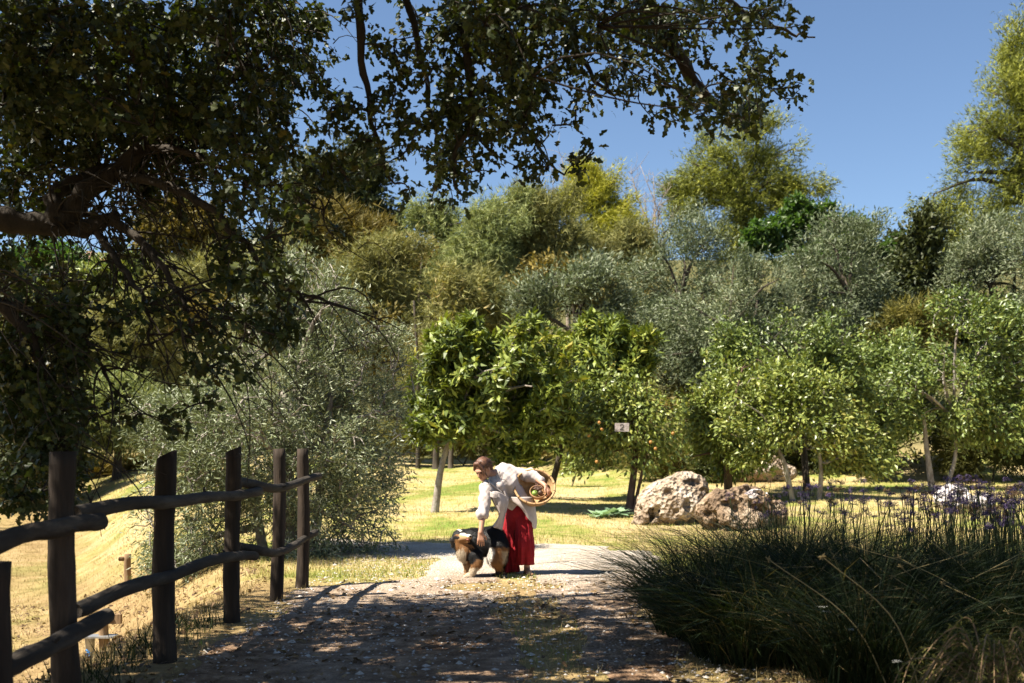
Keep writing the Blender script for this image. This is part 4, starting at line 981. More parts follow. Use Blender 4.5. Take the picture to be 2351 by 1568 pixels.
# ------------------------------------------------------------------ surface nets for organic shapes
class Sdf:
    def __init__(s, lo, hi, h):
        s.lo = np.array(lo, float); s.h = h
        s.n = np.ceil((np.array(hi) - s.lo) / h).astype(int) + 1
        s.val = np.full(s.n, 10.0, np.float32)
    def _sub(s, lo, hi):
        a = np.clip(((np.array(lo) - s.lo) / s.h).astype(int), 0, s.n - 1); b = np.clip(((np.array(hi) - s.lo) / s.h).astype(int) + 2, 1, s.n)
        sl = tuple(slice(i, j) for i, j in zip(a, b))
        g = np.stack(np.meshgrid(*[s.lo[k] + s.h * np.arange(a[k], b[k]) for k in range(3)], indexing='ij'), -1)
        return sl, g
    def mix(s, sl, d, k):
        v = s.val[sl]
        if k <= 0: s.val[sl] = np.minimum(v, d); return
        h_ = np.clip(0.5 + 0.5 * (v - d) / k, 0, 1)
        s.val[sl] = v * (1 - h_) + d * h_ - k * h_ * (1 - h_)
    def cut(s, sl, d, k):
        v = s.val[sl]; h_ = np.clip(0.5 - 0.5 * (v + d) / k, 0, 1)
        s.val[sl] = v * (1 - h_) - d * h_ + k * h_ * (1 - h_)
    def cap(s, a, b, ra, rb, k=0.03, flat=None):
        a = np.array(a, float); b = np.array(b, float); m = max(ra, rb) * 1.4 + 2 * k + 2 * s.h
        sl, g = s._sub(np.minimum(a, b) - m, np.maximum(a, b) + m)
        if g.size == 0: return
        ab = b - a; t = np.clip(((g - a) @ ab) / max(ab @ ab, 1e-9), 0, 1)
        q = g - (a + t[..., None] * ab)
        if flat is not None:      # flatten along a direction
            ax = nrm(np.array(flat[:3], float)); q = q + (q @ ax)[..., None] * ax * (flat[3] - 1)
        s.mix(sl, np.linalg.norm(q, axis=-1) - (ra + (rb - ra) * t), k)
    def ell(s, c, r, R=None, k=0.03, sub=False):
        c = np.array(c, float); r = np.array(r, float); m = r.max() * 1.3 + 2 * k + 2 * s.h
        sl, g = s._sub(c - m, c + m)
        if g.size == 0: return
        q = g - c
        if R is not None: q = q @ R
        k0 = np.linalg.norm(q / r, axis=-1); k1 = np.linalg.norm(q / r ** 2, axis=-1)
        d = np.where(k1 > 1e-6, k0 * (k0 - 1) / np.maximum(k1, 1e-6), -r.min())
        (s.cut if sub else s.mix)(sl, d, k)
    def mesh(s):
        v = s.val; sg = v < 0; nx, ny, nz = v.shape
        cs = [(i, j, k) for i in (0, 1) for j in (0, 1) for k in (0, 1)]
        cnt = sum(sg[i:nx - 1 + i, j:ny - 1 + j, k:nz - 1 + k].astype(np.int8) for i, j, k in cs)
        act = np.argwhere((cnt > 0) & (cnt < 8))
        idx = np.full((nx - 1, ny - 1, nz - 1), -1, int); idx[tuple(act.T)] = np.arange(len(act))
        cv = np.stack([v[act[:, 0] + i, act[:, 1] + j, act[:, 2] + k] for i, j, k in cs], 1)
        C = np.array(cs, float); acc = np.zeros((len(act), 3)); num = np.zeros(len(act))
        for p in range(8):
            for q in range(p + 1, 8):
                if np.abs(C[p] - C[q]).sum() != 1: continue
                cr = (cv[:, p] < 0) != (cv[:, q] < 0)
                t = np.where(cr, cv[:, p] / np.where(cr, cv[:, p] - cv[:, q], 1), 0)
                acc += np.where(cr[:, None], C[p] + t[:, None] * (C[q] - C[p]), 0); num += cr
        V = s.lo + s.h * (act + acc / num[:, None])
        Fs = []
        for ax in range(3):
            o1, o2 = [(1, 2), (2, 0), (0, 1)][ax]
            a = [slice(None)] * 3; b = [slice(None)] * 3
            a[ax] = slice(0, -1); b[ax] = slice(1, None)
            ch = sg[tuple(a)] != sg[tuple(b)]
            e = np.argwhere(ch); e = e[(e[:, o1] > 0) & (e[:, o2] > 0) & (e[:, o1] < v.shape[o1] - 1) & (e[:, o2] < v.shape[o2] - 1)]
            d1 = np.zeros(3, int); d1[o1] = 1; d2 = np.zeros(3, int); d2[o2] = 1
            q = np.stack([idx[tuple((e - d1 - d2).T)], idx[tuple((e - d2).T)], idx[tuple(e.T)], idx[tuple((e - d1).T)]], 1)
            fl = sg[tuple(e.T)]
            q[~fl] = q[~fl][:, ::-1]
            Fs.append(q)
        Q = np.concatenate(Fs); Q = Q[(Q >= 0).all(1)]
        return V, Q

def vnormals(V, Q):
    n = np.zeros_like(V)
    fn = np.cross(V[Q[:, 2]] - V[Q[:, 0]], V[Q[:, 3]] - V[Q[:, 1]]) if Q.shape[1] == 4 else np.cross(V[Q[:, 1]] - V[Q[:, 0]], V[Q[:, 2]] - V[Q[:, 0]])
    for i in range(Q.shape[1]): np.add.at(n, Q[:, i], fn)
    return nrm(n)

# ------------------------------------------------------------------ boulders
def rock_mat(name, a, b, c):
    m, nt, bs, out = new_mat(name)
    L = nt.links; tc = nt.nodes.new("ShaderNodeTexCoord")
    n = nt.nodes.new("ShaderNodeTexNoise"); n.inputs["Scale"].default_value = 2.2; n.inputs["Detail"].default_value = 9; n.inputs["Roughness"].default_value = 0.68
    L.new(tc.outputs["Object"], n.inputs["Vector"])
    r = ramp(nt, [(0.33, a), (0.5, b), (0.68, c)]); L.new(n.outputs["Fac"], r.inputs[0]); L.new(r.outputs[0], bs.inputs["Base Color"])
    v = nt.nodes.new("ShaderNodeTexVoronoi"); v.inputs["Scale"].default_value = 13; L.new(tc.outputs["Object"], v.inputs["Vector"])
    n2 = nt.nodes.new("ShaderNodeTexNoise"); n2.inputs["Scale"].default_value = 11; n2.inputs["Detail"].default_value = 8; L.new(tc.outputs["Object"], n2.inputs["Vector"])
    ad = nt.nodes.new("ShaderNodeMath"); ad.operation = 'ADD'; L.new(v.outputs["Distance"], ad.inputs[0]); L.new(n2.outputs["Fac"], ad.inputs[1])
    bp = nt.nodes.new("ShaderNodeBump"); bp.inputs["Strength"].default_value = 1.0; bp.inputs["Distance"].default_value = 0.09
    L.new(ad.outputs[0], bp.inputs["Height"]); L.new(bp.outputs[0], bs.inputs["Normal"])
    bs.inputs["Roughness"].default_value = 0.95; bs.inputs["Specular IOR Level"].default_value = 0.1
    return m
M['rock'] = rock_mat("tawny_limestone", (0.14, 0.095, 0.06), (0.35, 0.27, 0.195), (0.56, 0.50, 0.43))
M['rockdark'] = rock_mat("ochre_limestone", (0.08, 0.055, 0.038), (0.24, 0.165, 0.105), (0.44, 0.36, 0.27))
M['rockwhite'] = rock_mat("white_limestone", (0.42, 0.36, 0.33), (0.55, 0.50, 0.48), (0.64, 0.60, 0.58))
def boulder(label, D, parts, mat, seed, h=0.04, pits=0, groove=0.06, name="boulder"):
    """parts: (px, py, rx, ry, dD, tilt) in display pixels"""
    rng = np.random.default_rng(seed); C = []
    for (px, py, rx, ry, dd, tl_) in parts:
        C.append((P(px, py, D + dd), rx / F * D, ry / F * D, tl_))
    lo = np.min([c - 1.5 * max(a, b) for c, a, b, _ in C], 0); hi = np.max([c + 1.5 * max(a, b) for c, a, b, _ in C], 0)
    s = Sdf(lo, hi, h)
    for c, a, b, tl_ in C:
        ca, sa = math.cos(tl_), math.sin(tl_)
        s.ell(c, (a, (a + b) / 2, b), np.array([[ca, 0, sa], [0, 1, 0], [-sa, 0, ca]]).T, 0.12)
    for _ in range(pits):
        c, a, b, _t = C[rng.integers(len(C))]; d = nrm(rng.normal(size=3) + np.array([0, -.6, .2]))
        s.ell(c + d * np.array([a, (a + b) / 2, b]) * rng.uniform(.9, 1.05), rng.uniform(.04, .13, 3), None, 0.05, sub=True)
    V, Q = s.mesh(); N = vnormals(V, Q)
    V = V + N * (groove * vnoise(V, 4.5, seed) + groove * .55 * vnoise(V, 11, seed + 1) + groove * .35 * vnoise(V, 24, seed + 2))[:, None]
    base = np.array([C[0][0][0], D, float(zg(C[0][0][0], D))])
    o = obj(name, V, [Q], mat, None, True, origin=base)
    return tag(o, label, "boulder")
boulder("tall pitted pale boulder beside the trunk of the numbered tree", 19.3,
        [(1545, 1160, 85, 66, 0, 0.25), (1575, 1130, 56, 46, .1, 0), (1500, 1190, 50, 36, -.1, .3), (1590, 1180, 38, 44, .1, 0)], M['rock'], 1, 0.035, 110, 0.05)
boulder("ochre cracked boulder lying half behind the grass", 18.0,
        [(1655, 1170, 60, 46, 0, 0.3), (1720, 1160, 56, 50, .2, -.3), (1765, 1180, 45, 40, .2, -.4), (1690, 1195, 70, 34, -.2, 0)], M['rockdark'], 2, 0.035, 80, 0.05)
boulder("small grey stone lying on top of the ochre boulder", 18.0, [(1733, 1138, 26, 15, -.05, .15), (1748, 1143, 18, 12, -.05, 0)], M['rockwhite'], 3, 0.015, 8, 0.012, "stone")
boulder("white boulder behind the purple flowers", 17.5, [(2190, 1145, 46, 36, 0, 0), (2240, 1155, 40, 30, 0, 0)], M['rockwhite'], 4, 0.04, 20, 0.03)
boulder("rounded earth-brown boulder beneath the fruit trees", 30.5, [(1740, 1075, 62, 36, 0, 0), (1780, 1085, 50, 26, 0, 0)], M['rock'], 5, 0.06, 10, 0.05)

# ------------------------------------------------------------------ the woman
def Wc(cx, cy, v=0.0, D0=11.8):
    """point on the figure: pixel of the enlarged photograph, v metres behind the plane of her feet"""
    sx, sy = 900 + cx / 3.7333, 980 + cy / 3.7333
    return P(sx / 1.02084, sy / 1.02084, D0 + v)
skin = noise_mat("skin", [(0.3, (0.40, 0.20, 0.125)), (0.7, (0.50, 0.27, 0.18))], 12, 0.5, 0.05, spec=0.35)
linen = noise_mat("pale_linen", [(0.3, (0.46, 0.39, 0.36)), (0.7, (0.54, 0.47, 0.44))], 30, 0.9, 0.35, 160, spec=0.1, dist=0.004)
red = noise_mat("red_linen", [(0.3, (0.20, 0.010, 0.015)), (0.7, (0.32, 0.018, 0.025))], 9, 0.85, 0.4, 120, spec=0.15, dist=0.004)
hairm = noise_mat("brown_hair", [(0.3, (0.05, 0.022, 0.013)), (0.7, (0.17, 0.075, 0.04))], 60, 0.5, 0.4, 200, spec=0.4, dist=0.003)
leather = noise_mat("brown_leather", [(0.3, (0.035, 0.02, 0.012)), (0.7, (0.08, 0.045, 0.025))], 20, 0.6, 0.2)
eyem = noise_mat("dark_eye", [(0.3, (0.015, 0.01, 0.008)), (0.7, (0.03, 0.02, 0.015))], 5, 0.2, 0)
lipm = noise_mat("lip", [(0.3, (0.30, 0.09, 0.075)), (0.7, (0.36, 0.12, 0.1))], 20, 0.45, 0)

def sheet(grid, mu, mv, thick, fold=0.0, ff=9, seed=0):
    """cloth panel through a small grid of points"""
    g = np.array(grid, float)
    rows = np.stack([spline(r, mu) for r in g])
    S = np.stack([spline(rows[:, j], mv) for j in range(mu)], 1)          # (mv, mu, 3)
    U = np.gradient(S, axis=1); W = np.gradient(S, axis=0); N = nrm(np.cross(U, W))
    uu = np.linspace(0, 1, mu)[None, :]; vv = np.linspace(0, 1, mv)[:, None]
    f = fold * (0.35 + vv) * (np.sin(ff * uu + 1.5 * vv + seed) + .5 * np.sin(ff * 1.9 * uu - 2 * vv + seed * 2))
    S = S + N * f[..., None]
    A = (S + N * thick / 2).reshape(-1, 3); B = (S - N * thick / 2).reshape(-1, 3); n = mu * mv
    i = (np.arange(mv - 1)[:, None] * mu + np.arange(mu - 1)[None]).ravel()
    Q1 = np.stack([i, i + 1, i + mu + 1, i + mu], -1); Q2 = Q1[:, ::-1] + n
    ring = np.concatenate([np.arange(mu), np.arange(1, mv) * mu + mu - 1, (mv - 1) * mu + np.arange(mu - 2, -1, -1), np.arange(mv - 2, 0, -1) * mu])
    r2 = np.roll(ring, -1)
    Q3 = np.stack([ring, ring + n, r2 + n, r2], -1)
    return np.vstack([A, B]), np.vstack([Q1, Q2, Q3])

def hand(s, wrist, d, nrm_, curl, L=0.165, thumb=1):
    """palm and five separate fingers: d along the hand, nrm_ out of the back of the hand"""
    d = nrm(np.array(d, float)); n = np.array(nrm_, float); n = nrm(n - d * (n @ d)); sd = np.cross(d, n) * thumb
    pal = L * 0.52
    for k in (-1, 0, 1):
        s.cap(wrist + sd * k * .012, wrist + d * pal + sd * k * .024, .018, .015, .012, (*n, 1.35))
    for i, (o, l, c) in enumerate([(.033, .90, 1), (.011, 1.0, 1.05), (-.011, .94, 1.1), (-.032, .74, 1.15)]):
        b = wrist + d * pal * .95 + sd * o; a1 = curl * c * .55; a2 = curl * c * 1.3
        d1 = nrm(d * math.cos(a1) - n * math.sin(a1) + sd * o * 2.0); d2 = nrm(d * math.cos(a2) - n * math.sin(a2) + sd * o * 1.2)
        fl = L * .48 * l
        p1 = b + d1 * fl * .55; p2 = p1 + d2 * fl * .5
        s.cap(b - d * .012, p1, .0098, .0088, .004); s.cap(p1, p2, .0088, .0072, .003)
    tb = wrist + d * pal * .28 + sd * .028; t1 = tb + nrm(d * .7 + sd * .75 - n * .3) * .042; t2 = t1 + nrm(d * .95 + sd * .25 - n * .35) * .034
    s.cap(tb, t1, .014, .0105, .008); s.cap(t1, t2, .0105, .0085, .004)

def build_person():
    rng = np.random.default_rng(3)
    base = np.array([0.07, 11.75, float(zg(0.07, 11.75))])
    root = empty("person", base, "woman in a pale linen shirt and wide red trousers bending down to pat a dog", "person")
    pelvis, waist, chest, neck = Wc(1185, 800, .02), Wc(1140, 690, -.02), Wc(1050, 570, -.08), Wc(968, 498, -.15)
    hc = Wc(868, 452, -.24)
    shL, shR = Wc(1095, 478, .0), Wc(898, 612, -.24)
    elL, wrL = Wc(1300, 505, .0), Wc(1412, 590, -.14)
    elR, wrR = Wc(868, 812, -.36), Wc(846, 1000, -.45)
    Fw = nrm(np.array([-.50, -.66, -.52])); Up = np.array([-.22, -.25, .95]); Up = nrm(Up - Fw * (Up @ Fw)); Sd = np.cross(Fw, Up)
    RH = np.stack([Sd, Fw, Up], -1)
    H = lambda a, b, c: hc + Sd * a + Fw * b + Up * c
    s = Sdf(base + [-.75, -.75, -.05], base + [.62, .55, 1.52], .0074)
    # head
    s.ell(H(0, -.012, .03), (.078, .098, .10), RH, .02); s.ell(H(0, .035, -.05), (.056, .058, .068), RH, .03)
    s.ell(H(0, .06, -.093), (.024, .026, .022), RH, .025); s.ell(H(.034, .055, -.02), (.024, .022, .022), RH, .02); s.ell(H(-.034, .055, -.02), (.024, .022, .022), RH, .02)
    s.cap(H(0, .086, .02), H(0, .108, -.026), .009, .014, .012); s.ell(H(0, .082, .034), (.05, .018, .012), RH, .02)
    s.ell(H(.03, .096, .012), (.016, .012, .011), RH, .01, sub=True); s.ell(H(-.03, .096, .012), (.016, .012, .011), RH, .01, sub=True)
    for q in (-1, 1): s.ell(H(q * .078, -.012, .0), (.009, .019, .031), RH, .008)
    s.cap(H(0, -.03, -.06), neck, .052, .056, .03)
    # trunk and limbs
    s.cap(pelvis, waist, .135, .115, .05); s.cap(waist, chest, .115, .13, .05); s.cap(chest, neck, .12, .055, .05)
    s.cap(shL, shR, .052, .052, .04)
    s.cap(shL, elL, .048, .037, .03); s.cap(elL, wrL, .037, .025, .02)
    s.cap(shR, elR, .048, .038, .03); s.cap(elR, wrR, .040, .026, .02)
    hand(s, wrR, (.02, -.12, -1), (.1, -.9, .1), .55, .17, -1)
    hand(s, wrL, (.45, -.25, -.65), (.6, -.35, .5), 1.15, .165, 1)
    hR, kR, aR = Wc(1140, 850, .05), Wc(1095, 1090, .06), Wc(1100, 1330, .10)
    hL, kL, aL = Wc(1215, 840, -.02), Wc(1235, 1090, -.08), Wc(1252, 1310, -.02)
    for h_, k_, a_, fd in ((hR, kR, aR, (-.5, -.85, 0)), (hL, kL, aL, (.18, -.98, 0))):
        s.cap(h_, k_, .085, .056, .05); s.cap(k_, a_, .054, .032, .03)
        fd = nrm(np.array(fd)); gz = base[2]
        hl = np.array([a_[0], a_[1], gz + .045]) - fd * .03; ba = np.array([a_[0], a_[1], gz + .034]) + fd * .12; to = ba + fd * .055 + np.array([0, 0, -.006])
        s.cap(a_, hl, .032, .034, .02); s.cap(a_ + [0, 0, -.01], ba, .03, .028, .02); s.cap(hl, ba, .03, .03, .02, (0, 0, 1, 1.1))
        sd = np.cross(fd, [0, 0, 1])
        for t in range(5): s.cap(ba + sd * (t - 2) * .016, to + sd * (t - 2) * .018 - fd * abs(t - 1) * .008, .011, .009, .006)
    V, Q = s.mesh()
    obj("body", V, [Q], skin, root)
    # eyes, brows, lips
    for q in (-1, 1):
        v_, t_, q_ = ball(.0105, 8, 6); obj("eye", v_ + H(q * .030, .083, .010), [t_, q_], eyem, root)
        a = np.linspace(-1, 1, 7); V, Qe, Te = tubes(np.stack([H(q * .030 + x * .019, .095 - .006 * x * x, .036 - .006 * x * x) for x in a]), np.full(7, .0035), 5); obj("eyebrow", V, [Qe, Te], hairm, root)
    a = np.linspace(-1, 1, 9); V, Qe, Te = tubes(np.stack([H(x * .021, .094 - .010 * x * x, -.058 + .003 * math.cos(3 * x)) for x in a]), .0065 * (1.05 - np.abs(a) ** 2 * .8), 6); obj("lips", V, [Qe, Te], lipm, root)
    # hair: a cap gathered at the back, parted fringe, loose strands
    s = Sdf(hc - .24, hc + .24, .006)
    s.ell(H(0, -.03, .05), (.088, .10, .093), RH, .02); s.ell(H(0, -.085, .0), (.074, .05, .085), RH, .03)
    s.ell(H(0, -.10, .035), (.045, .05, .045), RH, .03)
    s.ell(H(0, .095, -.035), (.085, .085, .088), RH, .012, sub=True)
    s.cap(H(-.02, .055, .115), H(-.073, .072, .03), .026, .015, .02); s.cap(H(-.073, .072, .03), H(-.088, .068, -.05), .015, .005, .01)
    s.cap(H(.02, .055, .115), H(.073, .055, .04), .026, .016, .02); s.cap(H(.073, .055, .04), H(.083, .02, -.02), .014, .005, .01)
    V, Q = s.mesh(); N = vnormals(V, Q)
    a = np.arctan2((V - hc) @ Sd, (V - hc) @ Up); V = V + N * (.0022 * np.sin(a * 55 + 3 * vnoise(V, 20, 4)))[:, None]
    hair = obj("hair", V, [Q], hairm, root)
    st = []
    for i in range(90):
        th = rng.uniform(-2.0, 2.0); p0 = H(.088 * math.sin(th), -.03 + rng.normal() * .04, .05 + .09 * math.cos(th))
        dn = nrm(-Up * .7 + Sd * math.sin(th) * .25 + Fw * rng.uniform(-.6, .0) + rng.normal(size=3) * .18); L = rng.uniform(.05, .12)
        if i < 22: p0 = H(-.085 + rng.normal() * .006, .05, .05); dn = nrm(np.array([-.25, -.1, -1]) + rng.normal(size=3) * .18); L = rng.uniform(.07, .12)
        st.append(np.stack([p0, p0 + dn * L * .5 + Up * .006, p0 + dn * L]))
    V, Qe, Te = tubes(np.array(st), np.tile([.0028, .0022, .0008], (len(st), 1)), 3); tag(obj("strands", V, [Qe, Te], hairm, hair), kind="stuff")

    # linen shirt
    s = Sdf(base + [-.70, -.72, .40], base + [.62, .45, 1.52], .0085)
    s.cap(pelvis + [0, .01, .03], waist, .15, .13, .06); s.cap(waist, chest, .13, .145, .06); s.cap(chest, neck + np.array([.03, .0, -.02]), .155, .082, .05)
    s.cap(shL + [0, 0, .004], shR, .078, .072, .05); s.cap(Wc(1040, 470, -.02), chest, .10, .12, .05)
    s.cap(shL, elL, .082, .070, .05); s.cap(elL, Wc(1375, 545, -.06), .066, .056, .02)
    cR = Wc(862, 838, -.375)
    s.cap(shR, Wc(880, 700, -.30), .082, .074, .06); s.cap(Wc(880, 700, -.30), cR, .074, .062, .03); s.cap(Wc(864, 826, -.37), cR, .068, .069, .004)
    s.cap(Wc(1000, 600, -.20), Wc(1000, 690, -.22), .075, .055, .06)
    V, Q = s.mesh(); N = vnormals(V, Q)
    ax = nrm(np.array([.55, .1, -.8]))
    V = V + N * (.013 * np.sin((V @ np.array([1.0, .4, .55])) * 46 + 3.5 * vnoise(V, 5, 7)) * (.4 + .6 * np.clip(vnoise(V, 4, 8) + .4, 0, 1)) + .011 * vnoise(V, 13, 9) + .007 * vnoise(V, 30, 19))[:, None]
    shirt = obj("shirt", V, [Q], linen, root)
    pan = [("shirt_front", [[Wc(915, 655, -.30), Wc(985, 640, -.33), Wc(1090, 690, -.25)], [Wc(960, 760, -.29), Wc(1020, 750, -.33), Wc(1088, 740, -.26)],
                            [Wc(998, 850, -.27), Wc(1028, 845, -.30), Wc(1058, 850, -.27)], [Wc(945, 945, -.24), Wc(985, 965, -.28), Wc(1030, 985, -.25)]], .010, 8),
           ("shirt_tail", [[Wc(1085, 690, -.21), Wc(1180, 690, -.22), Wc(1285, 690, -.14), Wc(1310, 700, .06)], [Wc(1110, 728, -.21), Wc(1215, 770, -.23), Wc(1316, 820, -.13), Wc(1325, 820, .08)],
                           [Wc(1150, 745, -.20), Wc(1262, 840, -.21), Wc(1322, 900, -.12), Wc(1330, 900, .08)], [Wc(1185, 770, -.19), Wc(1288, 905, -.19), Wc(1312, 968, -.11), Wc(1322, 960, .08)]], .007, 9)]
    for nm, g, fd, ff in pan:
        V, Q = sheet(g, 22, 26, .006, fd, ff, 1); obj(nm, V, [Q], linen, shirt)
    # collar and pocket
    for nm, pts, r in (("collar", [Wc(1010, 440, -.02), Wc(985, 500, -.20), Wc(1010, 570, -.25), Wc(1060, 660, -.265), Wc(1085, 720, -.25)], .016), ("collar", [Wc(985, 440, -.04), Wc(915, 545, -.27), Wc(960, 590, -.30), Wc(1040, 660, -.28)], .014)):
        p = spline(pts, 18); V, Qe, Te = tubes(p, np.full(18, r) * np.linspace(1, .6, 18), 6); obj(nm, V, [Qe, Te], linen, shirt)
    V, Q = sheet([[Wc(925, 640, -.335), Wc(960, 655, -.35), Wc(995, 665, -.35)], [Wc(930, 690, -.335), Wc(962, 700, -.35), Wc(992, 700, -.345)]], 8, 8, .005, .002); obj("pocket", V, [Q], linen, shirt)

    # wide red trousers
    s = Sdf(base + [-.32, -.36, .0], base + [.40, .45, .98], .0085)
    def leg(prof):
        prof = sorted(prof, key=lambda q: q[0][2])
        z = np.array([q[0][2] for q in prof]); X = np.array([q[0][0] for q in prof]); Y = np.array([q[0][1] for q in prof]); A = np.array([q[1] for q in prof]); B = np.array([q[2] for q in prof])
        sl, g = s._sub(base + [-.4, -.5, -.1], base + [.5, .5, 1.1])
        gz = g[..., 2]; x = np.interp(gz, z, X); y = np.interp(gz, z, Y); a = np.interp(gz, z, A); b = np.interp(gz, z, B)
        dx, dy = g[..., 0] - x, g[..., 1] - y; th = np.arctan2(dy / b, dx / a)
        low = np.clip((.85 - (gz - base[2])) / .75, 0, 1)
        f = 1 + low * (.15 * np.sin(5 * th + 2.2 * gz + len(prof)) + .10 * np.sin(9 * th - 3 * gz) + .05 * np.sin(14 * th + 7 * gz)) + .02 * np.sin(22 * gz + 3 * th)
        d = (np.hypot(dx / (a * f), dy / (b * f)) - 1) * np.minimum(a, b)
        d = np.maximum(d, np.maximum(z[0] - gz, gz - z[-1]))
        s.mix(sl, d, .012)
    leg([(Wc(1165, 720, .02), .115, .12), (Wc(1140, 850, .03), .115, .12), (Wc(1095, 980, .06), .088, .11), (Wc(1090, 1150, .07), .092, .12), (Wc(1105, 1338, .08), .115, .14)])
    leg([(Wc(1195, 720, .0), .12, .12), (Wc(1215, 850, -.02), .105, .12), (Wc(1228, 980, -.06), .098, .115), (Wc(1230, 1120, -.07), .108, .125), (Wc(1228, 1276, -.03), .115, .14), ])
    s.ell(pelvis + [0, 0, .0], (.15, .15, .16), None, .03)
    V, Q = s.mesh(); N = vnormals(V, Q)
    V = V + N * (.005 * vnoise(V, 14, 3) + .003 * vnoise(V, 34, 13))[:, None]
    obj("trousers", V, [Q], red, root)
    # sandals
    for a_, fd in ((aR, (-.5, -.85, 0)), (aL, (.18, -.98, 0))):
        fd = nrm(np.array(fd)); gz = base[2]; c = np.array([a_[0], a_[1], gz])
        sd = np.cross(fd, [0, 0, 1])
        pts = np.stack([c - fd * .06, c - fd * .02, c + fd * .06, c + fd * .14, c + fd * .19]) + [0, 0, .008]
        V, Qe, Te = tubes(pts, np.array([.02, .033, .037, .045, .025]), 12); V[:, 2] = np.where(V[:, 2] > gz + .008, gz + .014, gz + .001)
        sole = obj("sandal", V, [Qe, Te], leather, root)
        for t, w, h_ in ((.13, .046, .04), (.07, .042, .062), (-.01, .04, .10)):
            aa = np.linspace(0, np.pi, 9); V, Qe, Te = tubes(np.stack([c + fd * (t if h_ < .09 else t + .02 * np.sin(x)) + sd * w * np.cos(x) + np.array([0, 0, .012 + h_ * np.sin(x)]) for x in aa]), np.full(9, .006), 6)
            obj("strap", V, [Qe, Te], leather, sole)
build_person()

